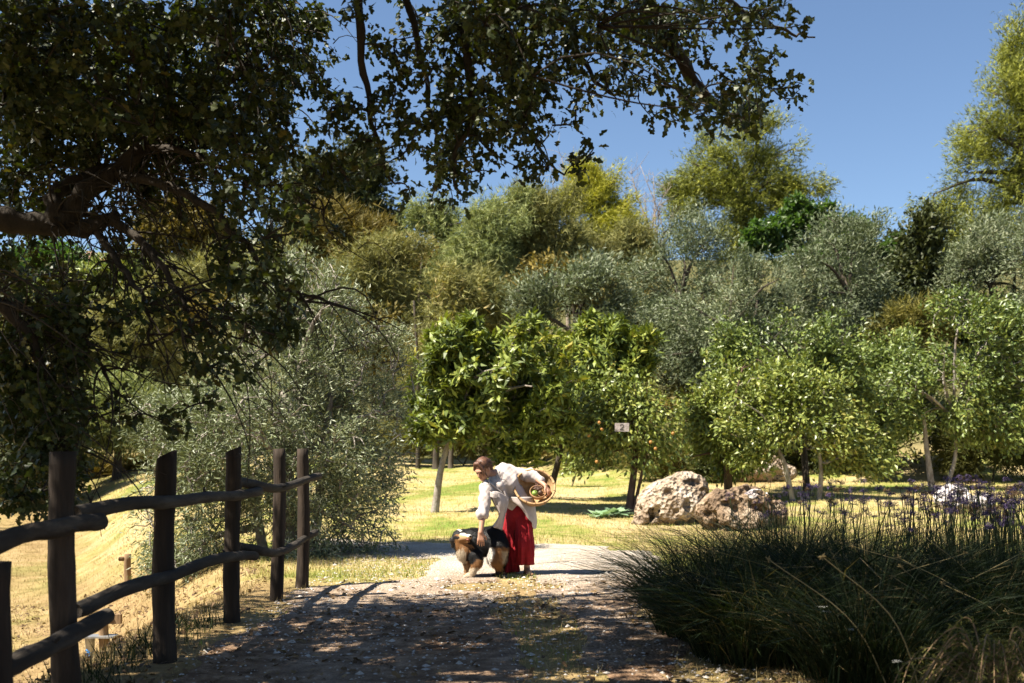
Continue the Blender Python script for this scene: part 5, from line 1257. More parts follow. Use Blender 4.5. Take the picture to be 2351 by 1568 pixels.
# ------------------------------------------------------------------ basket, bowl and fruit under her arm
def build_basket():
    N = nrm(np.array([.05, -.80, .55])); c = Wc(1318, 602, -.16)
    U = nrm(np.cross([0, 0, 1.0], N)); W = np.cross(N, U)          # W points up the opening
    if W[2] < 0: W = -W
    wick = noise_mat("wicker", [(0.3, (0.30, 0.165, 0.07)), (0.7, (0.50, 0.33, 0.17))], 30, 0.7, 0.5, 90, spec=0.25, dist=0.004)
    root = empty("basket", c - np.array([0, 0, .15]), "round woven wicker basket with a wrapped rim carried on the woman's hip", "basket")
    nt, ns = 120, 30; th = np.arange(nt) * 2 * np.pi / nt
    R0 = .232
    def prof(t):   # t 0 rim .. 1 centre of the bottom
        return np.where(t < .62, R0 - (R0 - .15) * (t / .62) ** 1.6, .15 * (1 - (t - .62) / .38)), np.where(t < .62, -.17 * (t / .62) ** .9, -.17 - .012 * np.sin((t - .62) / .38 * 1.57))
    V = []; Fs = []
    t = np.linspace(0, .985, ns); r, z = prof(t)
    for side in (0, 1):
        off = .006 * (1 if side else -1)
        for i in range(ns):
            wv = .0035 * np.sin(th * 30 + (i % 2) * np.pi) * (1 if side else -1)
            rr = r[i] + off * .8 + wv; zz = z[i] - off * (.5 if t[i] > .5 else .1) - (wv if t[i] > .6 else 0)
            V.append(c + np.outer(np.cos(th) * rr, U) + np.outer(np.sin(th) * rr, W) + N * zz if np.isscalar(zz) else c + np.outer(np.cos(th) * rr, U) + np.outer(np.sin(th) * rr, W) + np.outer(zz, N))
    V = np.concatenate(V)
    j = np.arange(nt); j2 = (j + 1) % nt
    for side in (0, 1):
        for i in range(ns - 1):
            a = (side * ns + i) * nt; b = a + nt; q = np.stack([a + j, a + j2, b + j2, b + j], -1); Fs.append(q if side == 0 else q[:, ::-1])
    a, b = 0, ns * nt; Fs.append(np.stack([a + j, b + j, b + j2, a + j2], -1))
    obj("weave", V, [np.concatenate(Fs)], wick, root)
    n = 160; a = np.linspace(0, 2 * np.pi, n); p = c + np.outer(np.cos(a) * (R0 + .004), U) + np.outer(np.sin(a) * (R0 + .004), W) + N * .004
    V, Q, T_ = tubes(p, .0135 * (1 + .08 * np.sin(a * 60)), 8); obj("rim", V, [Q, T_], wick, root)
    dk = noise_mat("dark_cane", [(0.3, (0.16, 0.08, 0.03)), (0.7, (0.26, 0.14, 0.06))], 20, 0.7, 0.2)
    for k in range(14):
        aa = k * 2 * np.pi / 14 + .2; cc = c + (R0 + .004) * (math.cos(aa) * U + math.sin(aa) * W) + N * .004; rd = math.cos(aa) * U + math.sin(aa) * W
        b = np.linspace(0, 2 * np.pi, 11); V, Q, T_ = tubes(cc + .0165 * (np.outer(np.cos(b), rd) + np.outer(np.sin(b), N)), np.full(11, .0035), 5); obj("binding", V, [Q, T_], dk, root)
    # bowl resting on the lower inside of the basket
    bc = Wc(1348, 640, -.17); bN = nrm(N + np.array([0, 0, .25])); bU = nrm(np.cross([0, 0, 1.0], bN)); bW = np.cross(bN, bU)
    wood = noise_mat("bowl_wood", [(0.3, (0.22, 0.11, 0.05)), (0.7, (0.40, 0.23, 0.11))], 10, 0.45, 0.1, stretch=(1, 5, 1))
    seg = 40; th = np.arange(seg) * 2 * np.pi / seg; prof_ = [(.098, 0), (.100, -.02), (.085, -.055), (.045, -.078), (.006, -.08), (.006, -.07), (.040, -.068), (.076, -.048), (.090, -.018), (.090, 0)]
    V = np.concatenate([bc + np.outer(np.cos(th) * r_, bU) + np.outer(np.sin(th) * r_, bW) + bN * z_ for r_, z_ in prof_]); Fs = []
    j = np.arange(seg); j2 = (j + 1) % seg; npf = len(prof_)
    for i in range(npf):
        a_, b_ = i * seg, ((i + 1) % npf) * seg
        Fs.append(np.stack([a_ + j, a_ + j2, b_ + j2, b_ + j], -1))
    tag(obj("bowl", V, [np.concatenate(Fs)], wood, None, True, origin=bc - bN * .08), "small turned wooden bowl of fruit inside the wicker basket", "bowl")
    gr = noise_mat("green_fruit_skin", [(0.3, (0.16, 0.24, 0.04)), (0.7, (0.26, 0.36, 0.07))], 14, 0.4, 0.1, spec=0.4)
    br = noise_mat("brown_fruit_skin", [(0.3, (0.05, 0.028, 0.018)), (0.7, (0.12, 0.065, 0.04))], 20, 0.5, 0.2)
    for k, (u, w, rr, mt, nm, lb, cat) in enumerate([(-.038, -.012, .036, gr, "green_fruit", "round green fruit with a dark stalk end in the wooden bowl", "fruit"),
                                           (.03, .0, .03, br, "brown_fruit", "dark brown fruit lying next to the green one in the bowl", "fruit"),
                                           (.0, .042, .026, br, "brown_fruit", "smaller dark brown fruit at the upper edge of the bowl", "fruit")]):
        fc = bc + bU * u + bW * w - bN * .022
        v_, t_, q_ = ball(rr, 16, 12); d = nrm(v_); v_ = v_ * (1 - .18 * np.clip(d @ bN, .8, 1)[:, None] + .14)
        fo = empty(nm, fc - bN * rr, lb, cat); obj("flesh", v_ + fc, [t_, q_], mt, fo)
        V, Q, T_ = tubes(np.stack([fc + bN * rr * .9, fc + bN * rr * 1.0, fc + bN * (rr + .012) + bU * .004]), np.array([.006, .004, .003]), 6); obj("stalk", V, [Q, T_], br, fo)
    # sprig of dried seed heads beside the bowl
    rng = np.random.default_rng(8); sp = empty("dried_sprig", bc + bW * .04, "bunch of dried pinkish seed heads behind the fruit in the basket", "sprig"); m = MB(); m2 = MB()
    for k in range(26):
        e = bc + bU * rng.uniform(-.05, .06) + bW * rng.uniform(.03, .12) + bN * rng.uniform(-.02, .025)
        m.add(*tubes(np.stack([bc + bW * .02, (bc + e) / 2 + bN * .01, e]), np.array([.002, .0018, .0015]), 4))
        v_, t_, q_ = ball(rng.uniform(.004, .007), 6, 4); m2.add(v_ + e, t_, q_)
    tag(m.build("stems", br, sp), kind="stuff"); tag(m2.build("seed_heads", noise_mat("dried_seed", [(0.3, (0.28, 0.15, 0.13)), (0.7, (0.46, 0.30, 0.27))], 30, 0.8, 0), sp), kind="stuff")
build_basket()

# ------------------------------------------------------------------ the dog
def Dg(cx, cy, v=0.0):
    sx, sy = 1030 + cx / 7.837, 1200 + cy / 7.837
    return P(sx / 1.02084, sy / 1.02084, 11.58 + v)
def build_dog():
    rng = np.random.default_rng(9)
    bx = float(Dg(760, 1200)[0]); base = np.array([bx, 11.58, float(zg(bx, 11.58))]); gz = base[2]
    root = empty("dog", base, "long-haired black, tan and white dog standing on the gravel looking back at the woman", "dog")
    s = Sdf(base + [-.48, -.40, -.02], base + [.42, .36, .72], .0085)
    s.ell(Dg(990, 520, .02), (.150, .125, .165), None, .05); s.ell(Dg(800, 550, .03), (.17, .135, .165), None, .05); s.ell(Dg(590, 590, .03), (.13, .125, .165), None, .05)
    s.ell(Dg(450, 720, .01), (.085, .10, .115), None, .05)
    s.cap(Dg(560, 480, .02), Dg(400, 470, .0), .11, .088, .05); s.cap(Dg(500, 640, .01), Dg(390, 560, .0), .11, .085, .05)
    s.ell(Dg(372, 450, -.01), (.086, .082, .080), None, .03)                       # skull
    mz = Dg(545, 462, -.185); m0 = Dg(400, 482, -.06)
    s.cap(m0, mz, .052, .033, .02); s.cap(m0 + [.004, .01, -.032], mz + [-.004, .006, -.052], .030, .014, .008)
    s.ell(Dg(330, 430, -.07), (.020, .018, .014), None, .015)
    # legs
    def leg(pts, rs):
        for i in range(len(pts) - 1): s.cap(pts[i], pts[i + 1], rs[i], rs[i + 1], .03)
    def paw(p, d):
        d = nrm(np.array(d, float)); c = np.array([p[0], p[1], gz + .026]); sd = np.cross(d, [0, 0, 1])
        for k in (-1.5, -.5, .5, 1.5): s.cap(c - d * .02 + sd * k * .010, c + d * (.040 - .006 * abs(k)) + sd * k * .017 - np.array([0, 0, .006]), .022, .018, .008)
    p = [Dg(660, 800, -.06), Dg(690, 930, -.09), Dg(610, 1100, -.10), Dg(560, 1210, -.10)]; leg(p, [.085, .060, .036, .032]); paw(Dg(520, 1235, -.10), (-1, -.2, 0)); s.cap(p[3], [p[3][0] - .02, p[3][1], gz + .035], .032, .028, .02)
    p = [Dg(560, 800, .10), Dg(520, 950, .12), Dg(510, 1080, .12), Dg(545, 1190, .12)]; leg(p, [.07, .05, .032, .028]); paw(Dg(530, 1195, .12), (-1, .1, 0)); s.cap(p[3], [p[3][0], p[3][1], gz + .03], .028, .026, .02)
    p = [Dg(1060, 640, -.03), Dg(1030, 850, -.06), Dg(1095, 1040, -.02), Dg(1070, 1190, .0)]; leg(p, [.125, .092, .036, .032]); paw(Dg(1045, 1215, .0), (-1, -.25, 0)); s.cap(p[3], [p[3][0], p[3][1], gz + .03], .032, .028, .02)
    p = [Dg(1100, 640, .14), Dg(1110, 850, .16), Dg(1170, 1030, .20), Dg(1150, 1170, .20)]; leg(p, [.11, .08, .034, .03]); paw(Dg(1130, 1190, .20), (-1, 0, 0)); s.cap(p[3], [p[3][0], p[3][1], gz + .03], .03, .026, .02)
    s.cap(Dg(1150, 560, .03), Dg(1200, 640, .03), .05, .03, .04)                    # bob tail
    V, Q = s.mesh(); Nn = vnormals(V, Q)
    V[:, 2] = np.maximum(V[:, 2], gz + .004)
    black, tan, cream, white = np.array([.012, .011, .011]), np.array([.22, .105, .04]), np.array([.46, .36, .25]), np.array([.62, .57, .50])
    def colour(p):
        D = p[:, 1]; cx = ((p[:, 0] / D * F + CX) * 1.02084 - 1030) * 7.837; cy = ((HY - (p[:, 2] - CAMZ) / D * F) * 1.02084 - 1200) * 7.837; v = D - 11.58
        w = vnoise(p, 22, 6) * 22
        C = np.tile(black, (len(p), 1))
        def put(m, c): C[m] = c
        put((cy > 850 + w) & (cx < 860), tan); put((cy > 1010 + w) & (cx < 860), cream); put((cx < 560) & (cy > 960) & (cx > 400) & (v > .05), np.array([.28, .16, .08]))
        put(((cx - 600) ** 2 + (cy - 820) ** 2 < 120 ** 2) & (cx < 640 + w), black)
        put(((cx - 440 - w) / 95) ** 2 + ((cy - 680) / 170) ** 2 < 1, tan); put(((cx - 395 - w) / 105) ** 2 + ((cy - 780) / 165) ** 2 < 1, cream)
        put((cx > 900 + .25 * (850 - cy) + w) & (cy > 640 + w) & (cy < 1090), tan); put((np.abs(cx - 930 + .2 * (cy - 750) + w) < 42) & (cy > 650) & (cy < 940), white); put((cx > 1130) & (cy > 700) & (cy < 900), cream)
        put((cx > 900) & (cy >= 1060 + w) & (cx > 1060), black); put((cx > 900) & (cy > 1180), tan * .6); put((cx > 1120) & (v > .1), black)
        hd = (cx < 600) & (cy < 640) & (cx > 180) & (v < .1) & ~((cx > 500) & (v > -.03))
        put(hd & (cy > 545 + .2 * (cx - 300)) & (cx > 290), tan); put(hd & (cx > 290) & (cx < 480) & (cy > 500) & (v < -.02), tan)
        axm = mz - m0; lm = np.linalg.norm(axm); axm = axm / lm; sdm = nrm(np.cross(axm, [0, 0, 1.0])); upm = np.cross(sdm, axm)
        q = p - m0; ta = q @ axm; tu = q @ upm; ts = q @ sdm; mzl = (ta > .012) & (np.linalg.norm(q - np.outer(ta, axm), axis=1) < .06)
        put(mzl & (tu > -.03), cream * np.array([.8, .62, .45])); put(mzl & (tu > .008) & (np.abs(ts) < .03), white); put(mzl & (tu < -.02), tan)
        put(hd & (np.abs(ts) < .014) & (ta > -.07) & (ta <= .012) & (tu > .03), white); put(((cx - 342) / 30) ** 2 + ((cy - 470) / 26) ** 2 < 1, black)
        put(((cx - 325) / 36) ** 2 + ((cy - 425) / 18) ** 2 < 1, tan)
        return C
    obj("body", V, [Q], col_mat("dog_coat", .6, .15), root, True, {"Col": colour(V)})
    # coat: strands combed backwards and down
    area = np.linalg.norm(np.cross(V[Q[:, 2]] - V[Q[:, 0]], V[Q[:, 3]] - V[Q[:, 1]]), axis=1)
    fi = rng.choice(len(Q), 26000, p=area / area.sum())
    w = rng.dirichlet(np.ones(4), len(fi)); p0 = (V[Q[fi]] * w[..., None]).sum(1); n0 = nrm((Nn[Q[fi]] * w[..., None]).sum(1))
    cx = ((p0[:, 0] / p0[:, 1] * F + CX) * 1.02084 - 1030) * 7.837; cy = ((HY - (p0[:, 2] - CAMZ) / p0[:, 1] * F) * 1.02084 - 1200) * 7.837
    comb = np.tile([.75, 0, -.55], (len(fi), 1)); comb[(cx < 520) & (cy > 560)] = [-.1, -.1, -1]; comb[(cy > 880)] = [.55, 0, -.8]; comb[(cx < 480) & (cy < 560)] = [-.6, .5, -.5]
    comb = comb + rng.normal(size=comb.shape) * .22 + .25 * np.stack([vnoise(p0, 14, 1), vnoise(p0, 14, 2), vnoise(p0, 14, 3)], -1)
    comb = nrm(comb - n0 * (comb * n0).sum(1, keepdims=True))
    L = np.where(cy > 880, .03, .05); L = np.where((cx < 560) & (cy > 600) & (cy < 930), .055, L); L = np.where((cx > 880) & (cy > 700) & (cy < 1040), .052, L); L = np.where((cx < 545) & (cy < 560), .022, L); L = np.where((cx > 300) & (cx < 600) & (cy < 600) & (p0[:, 1] < 11.55), .007, L)
    L = np.where((cy > 1060), .015, L) * rng.uniform(.6, 1.25, len(fi))
    lift = np.where(L > .04, .32, .22)[:, None]
    mid = p0 + nrm(comb + n0 * lift * 1.5) * L[:, None] * .5; tip = mid + nrm(comb + n0 * lift * .3 + np.array([0, 0, -.35])) * L[:, None] * .55
    sd = nrm(np.cross(comb, n0)) * .0015
    Vf = np.stack([p0 - sd - n0 * .003, p0 + sd - n0 * .003, mid - sd * .8, mid + sd * .8, tip], 1); Vf[..., 2] = np.maximum(Vf[..., 2], gz + .003)
    Vf = Vf.reshape(-1, 3); i = np.arange(len(fi)) * 5
    c = colour(p0) * rng.uniform(.7, 1.35, (len(fi), 1))
    c = np.repeat(c, 5, 0)
    tag(obj("fur", Vf, [np.stack([i + 2, i + 3, i + 4], -1), np.stack([i, i + 1, i + 3, i + 2], -1)], col_mat("dog_fur", .5, .18), root, True, {"Col": c}), kind="stuff")
    # ears, nose, eyes, tongue
    cm = noise_mat("black_fur", [(0.3, (.010, .009, .009)), (0.7, (.03, .026, .024))], 40, .5, .4, 120, dist=.004)
    for a, b, v1, v2 in (((300, 400), (238, 640), -.03, -.02), ((455, 345), (530, 420), .06, .08)):
        t = Sdf(Dg(a[0] - 140, b[1] + 110, min(v1, v2) - .08), Dg(b[0] + 160, a[1] - 110, max(v1, v2) + .08), .006)
        pa, pb = Dg(*a, v1), Dg(*b, v2); t.cap(pa, (pa + pb) / 2 + [-.012, -.012, .0], .026, .036, .02, (.3, 1, .2, 1.7)); t.cap((pa + pb) / 2 + [-.012, -.012, 0], pb, .036, .016, .02, (.3, 1, .2, 1.7))
        v_, q_ = t.mesh(); nn = vnormals(v_, q_); v_ = v_ + nn * (.005 * vnoise(v_, 45, 3))[:, None]
        obj("ear", v_, [q_], cm, root)
    glossy = noise_mat("wet_black", [(0.3, (.008, .008, .008)), (0.7, (.015, .014, .014))], 10, .25, .1)
    v_, t_, q_ = ball(.017, 12, 8); obj("nose", v_ * [1, .9, .8] + mz + [.012, -.020, .010], [t_, q_], glossy, root)
    v_, t_, q_ = ball(.0115, 10, 8); obj("eye", v_ + Dg(342, 470, -.098), [t_, q_], glossy, root)
    pk = noise_mat("tongue", [(0.3, (.42, .12, .12)), (0.7, (.5, .18, .18))], 20, .4, 0)
    V, Q = sheet([[m0 + [.01, -.02, -.022], m0 + [.01, .02, -.022]], [mz + [-.02, -.026, -.024], mz + [-.02, .012, -.024]], [mz + [.004, -.024, -.030], mz + [.004, .008, -.030]]], 6, 10, .007, .001); obj("tongue", V, [Q], pk, root)
build_dog()

# ------------------------------------------------------------------ low plants
def blades(base, direc, length, width, n, rng, bend=0.6, k=6):
    """arching grass blades: base (n,3), direc (n,2) horizontal lean"""
    t = np.linspace(0, 1, k)[None, :, None]
    L = length[:, None, None]
    lean = np.concatenate([direc, np.zeros((n, 1))], 1)[:, None]
    Pt = base[:, None] + lean * L * (0.25 * t + bend * t ** 2.2) + np.array([0, 0, 1.0]) * L * (t - 0.42 * np.linalg.norm(direc, axis=1)[:, None, None] * bend * 1.5 * t ** 2.6)
    side = nrm(np.stack([-direc[:, 1], direc[:, 0], 0 * direc[:, 0]], -1) + rng.normal(size=(n, 3)) * 0.5)[:, None]
    w = (width[:, None, None] * (1 - t ** 2 * 0.97)) * 0.5
    A = Pt - side * w; B = Pt + side * w
    V = np.stack([A, B], 2).reshape(-1, 3)
    i = (np.arange(n)[:, None] * 2 * k + np.arange(k - 1)[None] * 2).ravel()
    return V, np.stack([i, i + 1, i + 3, i + 2], -1)

def grass_clump(name, label, x, y, R, nb, L, group, seed, width=0.007, bend=0.7, spread=1.0, mat='blade', cat="grass clump", dry=0.1, erect=0.0):
    rng = np.random.default_rng(seed)
    z = float(zg(x, y)); root = empty(name, (x, y, z), label, cat, group)
    a = rng.uniform(0, 2 * np.pi, nb); r = R * np.sqrt(rng.random(nb))
    b = np.stack([x + r * np.cos(a), y + r * np.sin(a), np.zeros(nb)], -1); b[:, 2] = zg(b[:, 0], b[:, 1]) - 0.02
    a2 = a + rng.normal(size=nb) * 0.7
    ln = np.clip((r / R) * 0.75 + rng.random(nb) * 0.55 - erect, 0.03, 1.25) * spread
    d = np.stack([np.cos(a2) * ln, np.sin(a2) * ln], -1)
    V, Q = blades(b, d, L * rng.uniform(0.45, 1.12, nb) * (1 + .22 * (rng.random(nb) < .06)), width * rng.uniform(.5, 1.2, nb) * (1 + 1.1 * (rng.random(nb) < .15)), nb, rng, bend, 5)
    V[:, 2] = np.maximum(V[:, 2], zg(V[:, 0], V[:, 1]) + 0.01)
    V = V.copy()
    rnd = np.where(rng.random(nb) < dry, rng.uniform(.93, 1, nb), rng.uniform(0, .85, nb))
    tag(obj("blades", V, [Q], M[mat], root, True, {"rnd": np.repeat(rnd, 10)}), kind="stuff")
    return root

GG = "dark ornamental grass beside the path"
for i, (x, y, R, nb, L) in enumerate([(1.62, 8.05, .45, 3000, 1.1), (2.4, 8.8, .5, 2800, 1.25), (1.72, 7.1, .42, 2600, 1.0), (2.7, 7.7, .55, 2800, 1.25), (2.3, 6.4, .42, 2000, .95), (3.3, 7.0, .55, 2400, 1.1)]):
    grass_clump("grass_clump", ["arching dark grass clump spilling over the gravel edge", "arching dark grass clump in front of the ochre boulder", "low arching grass clump nearest the wheel track",
                "full grass clump in the middle of the planting", "short grass clump in the leafy shade of the planting", "grass clump behind the trailing rosemary"][i], x, y, R, nb, L, GG, 200 + i)

# flowering society garlic
def flower_mesh(seed):
    rng = np.random.default_rng(seed); mb = MB()
    h = 1.0
    st = spline([[0, 0, 0], [rng.uniform(-.03, .03), rng.uniform(-.03, .03), .5], [rng.uniform(-.07, .07), rng.uniform(-.07, .07), h]], 7)
    Vs, Qs, Ts = tubes(st, np.linspace(.0042, .003, 7), 4); stem = (Vs, Qs, Ts)
    hd = MB()
    for k in range(9):
        d = nrm(np.array([*rng.normal(size=2) * .8, rng.uniform(-.1, 1)])); e = st[-1] + d * rng.uniform(.025, .042)
        hd.add(*tubes(np.stack([st[-1], (st[-1] + e) / 2, e]), np.array([.0014, .002, .003]), 3), a=.1)
        for j in range(5):
            a = j * 1.257 + k; u = nrm(np.cross(d, [.3, .5, .8])); w = np.cross(d, u)
            pd = nrm(d * .55 + u * math.cos(a) + w * math.sin(a))
            V, Fs, _ = scatter(T_THIN, e[None], pd[None], d[None], np.array([.021]), np.array([.5]))
            hd.add(V, Fs, a=rng.uniform(.3, 1))
    return stem, hd
FL = []
for s_ in range(4):
    stem, hd = flower_mesh(300 + s_)
    ms = make_mesh("stem", stem[0], [stem[1], stem[2]], M['blade'], True, {"rnd": np.full(len(stem[0]), .7)})
    hv, hf = hd.get(); mh = make_mesh("flower", hv, hf, M['litter'] if s_ == 3 else M['petal'], False, {"rnd": np.concatenate(hd.A)})
    FL.append((ms, mh))
GF = "purple flowering clumps behind the grass"
rngf = np.random.default_rng(17)
SP = [(2.7, 9.7, "ochre boulder"), (3.4, 9.3, "ochre boulder and full grass clump"), (3.9, 8.5, "white boulder"), (4.4, 9.3, "white boulder"), (3.6, 8.0, "full grass clump"), (4.5, 8.1, "strap-leaved plant"), (3.9, 7.4, "trailing rosemary"), (5.1, 8.8, "strap-leaved plant")]
LBL = ["purple society garlic at the near end of the ochre boulder", "purple society garlic between the ochre boulder and the full grass clump", "purple society garlic in front of the white boulder",
       "purple society garlic close against the white boulder", "purple society garlic rising out of the full grass clump", "purple society garlic before the strap-leaved plant",
       "purple society garlic standing behind the trailing rosemary", "purple society garlic beside the strap-leaved plant"]
for i, (x, y, _) in enumerate(SP):
    root = grass_clump("flowering_clump", LBL[i], x, y, .42, 900, .78, GF, 320 + i, .008, .45, .55, cat="flowers", erect=.15)
    z = float(zg(x, y))
    for k in range(56):
        ms, mh = FL[k % 4]
        a = rngf.uniform(0, 6.28); r = .55 * math.sqrt(rngf.random()); hh = rngf.uniform(.82, 1.16)
        m = Matrix.Translation((r * math.cos(a), r * math.sin(a), 0)) @ Matrix.Rotation(rngf.uniform(0, 6.28), 4, 'Z') @ Matrix.Rotation(rngf.uniform(-.16, .16), 4, 'X')
        for nm, me, sc in (("stem", ms, (1, 1, hh)), ("flower", mh, None)):
            o = bpy.data.objects.new(nm, me); COL.objects.link(o); o.parent = root
            if sc: o.matrix_local = m @ Matrix.Diagonal((1, 1, hh, 1))
            else: o.matrix_local = m @ Matrix.Translation((0, 0, hh - 1.0))
# strap leaves at the right edge
def strap_plant(label, x, y, n, L, seed, w=.04):
    rng = np.random.default_rng(seed); z = float(zg(x, y)); root = empty("strap_leaved_plant", (x, y, z), label, "plant")
    for i in range(n):
        a = rng.uniform(0, 6.28); b = np.array([[x + .12 * math.cos(a), y + .12 * math.sin(a), z]])
        ln = rng.uniform(.05, .45)
        V, Q = blades(b, np.array([[math.cos(a) * ln, math.sin(a) * ln]]), np.array([L * rng.uniform(.7, 1.1)]), np.array([w]), 1, rng, .5, 8)
        obj("leaf", V, [Q], M['blade'], root, True, {"rnd": np.full(len(V), rng.uniform(.1, .6))})
strap_plant("plant with tall dark strap leaves above the purple flowers", 4.75, 8.7, 16, 1.42, 5)
strap_plant("plant with upright dark sword leaves beside the purple flowers", 4.25, 8.9, 9, 1.3, 6, .03)
# dry arching flower stalks
rngd = np.random.default_rng(23)
for i in range(16):
    x, y = rngd.uniform(1.9, 3.6), rngd.uniform(5.6, 7.4); z = float(zg(x, y))
    root = empty("dry_stalk", (x, y, z), "thin dry flower stalk leaning out of the dark grass", "stalk", "dry stalks in the grass")
    a = rngd.uniform(2.3, 3.9) if i < 12 else rngd.uniform(-.6, .6); L = rngd.uniform(.7, 1.15)
    p = spline([[x, y, z], [x + .3 * L * math.cos(a), y + .3 * L * math.sin(a) * .5 - .1, z + .5 * L], [x + .85 * L * math.cos(a), y + .7 * L * math.sin(a) * .5 - .2, z + (.62 + .3 * rngd.random()) * L]], 12)
    V, Q, T_ = tubes(p, np.linspace(.0045, .0025, 12), 4); obj("stem", V, [Q, T_], M['straw'], root, True, {"rnd": np.full(len(V), .6)})
    m = MB()
    for k in range(8):
        d = nrm(rngd.normal(size=3)); m.add(*tubes(np.stack([p[-1], p[-1] + d * .014, p[-1] + d * .024]), np.array([.002, .004, .001]), 4), a=.2)
    m.build("seed_head", M['straw'], root)
# white yarrow heads low in the grass
for i, (px, py, D) in enumerate([(1955, 1447, 6.0), (1900, 1405, 6.2), (2062, 1520, 5.4), (1885, 1395, 6.3)]):
    q = P(px, py, D); z = float(zg(q[0], q[1])); root = empty("white_flower", (q[0], q[1], z), "small flat white flower head low in the dark grass", "flower", "white flower heads in the grass")
    V, Q, T_ = tubes(spline([[q[0] + .03, q[1], z], [q[0] + .01, q[1], (z + q[2]) / 2], q], 6), np.full(6, .003), 4); obj("stem", V, [Q, T_], M['blade'], root, True, {"rnd": np.full(len(V), .5)})
    m = MB()
    for k in range(16):
        c = q + np.array([rngd.normal() * .016, rngd.normal() * .016, rngd.uniform(0, .008)])
        V, Fs, _ = scatter(T_THIN, np.repeat(c[None], 4, 0), np.array([[1, 0, .2], [-1, 0, .2], [0, 1, .2], [0, -1, .2]], float), np.repeat(np.array([[0, 0, 1.]]), 4, 0), np.full(4, .011), np.full(4, .5))
        m.add(V, Fs, a=rngd.random())
    m.build("flower", M['white_petal'], root, False)
# trailing rosemary, bottom right
def trailing(label, x, y, n, seed, L=.8, lift=.45):
    rng = np.random.default_rng(seed); z = float(zg(x, y)); root = empty("trailing_shrub", (x, y, z), label, "shrub", "trailing shrubs at the front of the planting")
    mb = MB(); pos = []; dr = []
    for i in range(n):
        a = rng.uniform(0, 6.28); l = L * rng.uniform(.5, 1)
        p = spline([[x, y, z + .02], [x + .3 * l * math.cos(a), y + .3 * l * math.sin(a), z + lift * rng.uniform(.6, 1.1)], [x + .75 * l * math.cos(a), y + .75 * l * math.sin(a), z + lift * rng.uniform(.3, .8)], [x + l * math.cos(a), y + l * math.sin(a), z + .06]], 26)
        mb.add(*tubes(p, np.linspace(.005, .002, 26), 4))
        for q in range(3, 26):
            for _ in range(7): pos.append(p[q] + rng.normal(size=3) * .006); dr.append(nrm(rng.normal(size=3) + (p[q] - p[q - 1]) * 25))
    mb.build("stem", M['stake'], root)
    pos = np.array(pos); dr = np.array(dr)
    V, Fs, A = scatter(T_THIN, pos, dr, rng.normal(size=pos.shape), rng.uniform(.025, .04, len(pos)), rng.random(len(pos)))
    obj("foliage", V, [Fs], M['juniper'], root, False, {"rnd": A})
trailing("trailing rosemary with a cascade of long drooping shoots in the front of the planting", 2.42, 5.0, 42, 1, .62, .55)
trailing("low trailing rosemary spreading on the litter beside the path", 1.65, 4.75, 26, 2, .6, .2)
trailing("low trailing rosemary in the deep shade under the grass", 3.2, 5.2, 26, 3, .7, .25)
trailing("small creeping rosemary below the upright shoot", 2.0, 4.6, 18, 4, .5, .18)
strap_plant("small upright leafy shoot with narrow leaves in front of the dry stalks", 1.62, 5.35, 14, .42, 9, .014)

# silvery leafy plant by the numbered tree
def rosette_plant(name, label, px, py, D, n, L, seed, mat='cabbage'):
    rng = np.random.default_rng(seed); q = P(px, py, D); x = q[0]; z = float(zg(x, D)); root = empty(name, (x, D, z), label, "plant")
    for i in range(n):
        a = i * 2.4; b = np.array([x + rng.normal() * .12, D + rng.normal() * .1, z + .02]); el = rng.uniform(.15, .9)
        d = np.array([[math.cos(a), math.sin(a), el]])
        V, Fs, _ = scatter(T_LEAF, b[None], d, np.array([[-math.cos(a) * .5, -math.sin(a) * .5, 1]]), np.array([L * rng.uniform(.6, 1.1)]), np.array([.5]))
        obj("leaf", V, [Fs], M[mat], root, True, {"rnd": np.full(len(V), rng.random())})
rosette_plant("leafy_plant", "silvery green leafy plant at the foot of the numbered tree", 1408, 1178, 21.0, 30, .42, 1)
rosette_plant("leafy_plant", "pale leafy plant with broad leaves beside the silvery one", 1370, 1185, 20.6, 22, .36, 2)
tree("sapling", "tiny green sapling on the lawn beyond the woman's basket", "sapling", 1313, 29, [(1318, 1072, 26, 20), (1330, 1062, 14, 12)], T_LEAF, 'fruit', 40, 10, .15, 'darkbark', .025, rc=.15, seed=120, limbs=4, gap=None)
tree("sapling", "small dark bushy shoot under the heath shrub", "sapling", 1607, 28, [(1606, 1075, 22, 18)], T_LEAF, 'dark', 40, 10, .16, 'darkbark', .025, rc=.15, seed=121, limbs=4, gap=None)

# ------------------------------------------------------------------ ground cover
def cover(name, label, cat, pts, L, W, mat, rng, lean=.5, hi=1.0, lo=0.0, k=2, rnd=None):
    n = len(pts); k = 2; a = rng.uniform(0, 6.28, n); ln = rng.uniform(0.05, lean, n)
    V, Q = blades(pts, np.stack([np.cos(a) * ln, np.sin(a) * ln], -1), L * rng.uniform(.5, 1.3, n), W * rng.uniform(.7, 1.3, n), n, rng, .6, k)
    rr = rng.uniform(lo, hi, n) if rnd is None else rnd
    V = V.reshape(n, 4, 3)[:, :3].reshape(-1, 3); Q = np.arange(3 * n).reshape(-1, 3)
    return tag(obj(name, V, [Q], M[mat], None, True, {"rnd": np.repeat(rr, 3)}), label, cat, kind="stuff")
rng = np.random.default_rng(31)
def on_ground(x, y): return np.stack([x, y, zg(x, y) - .005], -1)
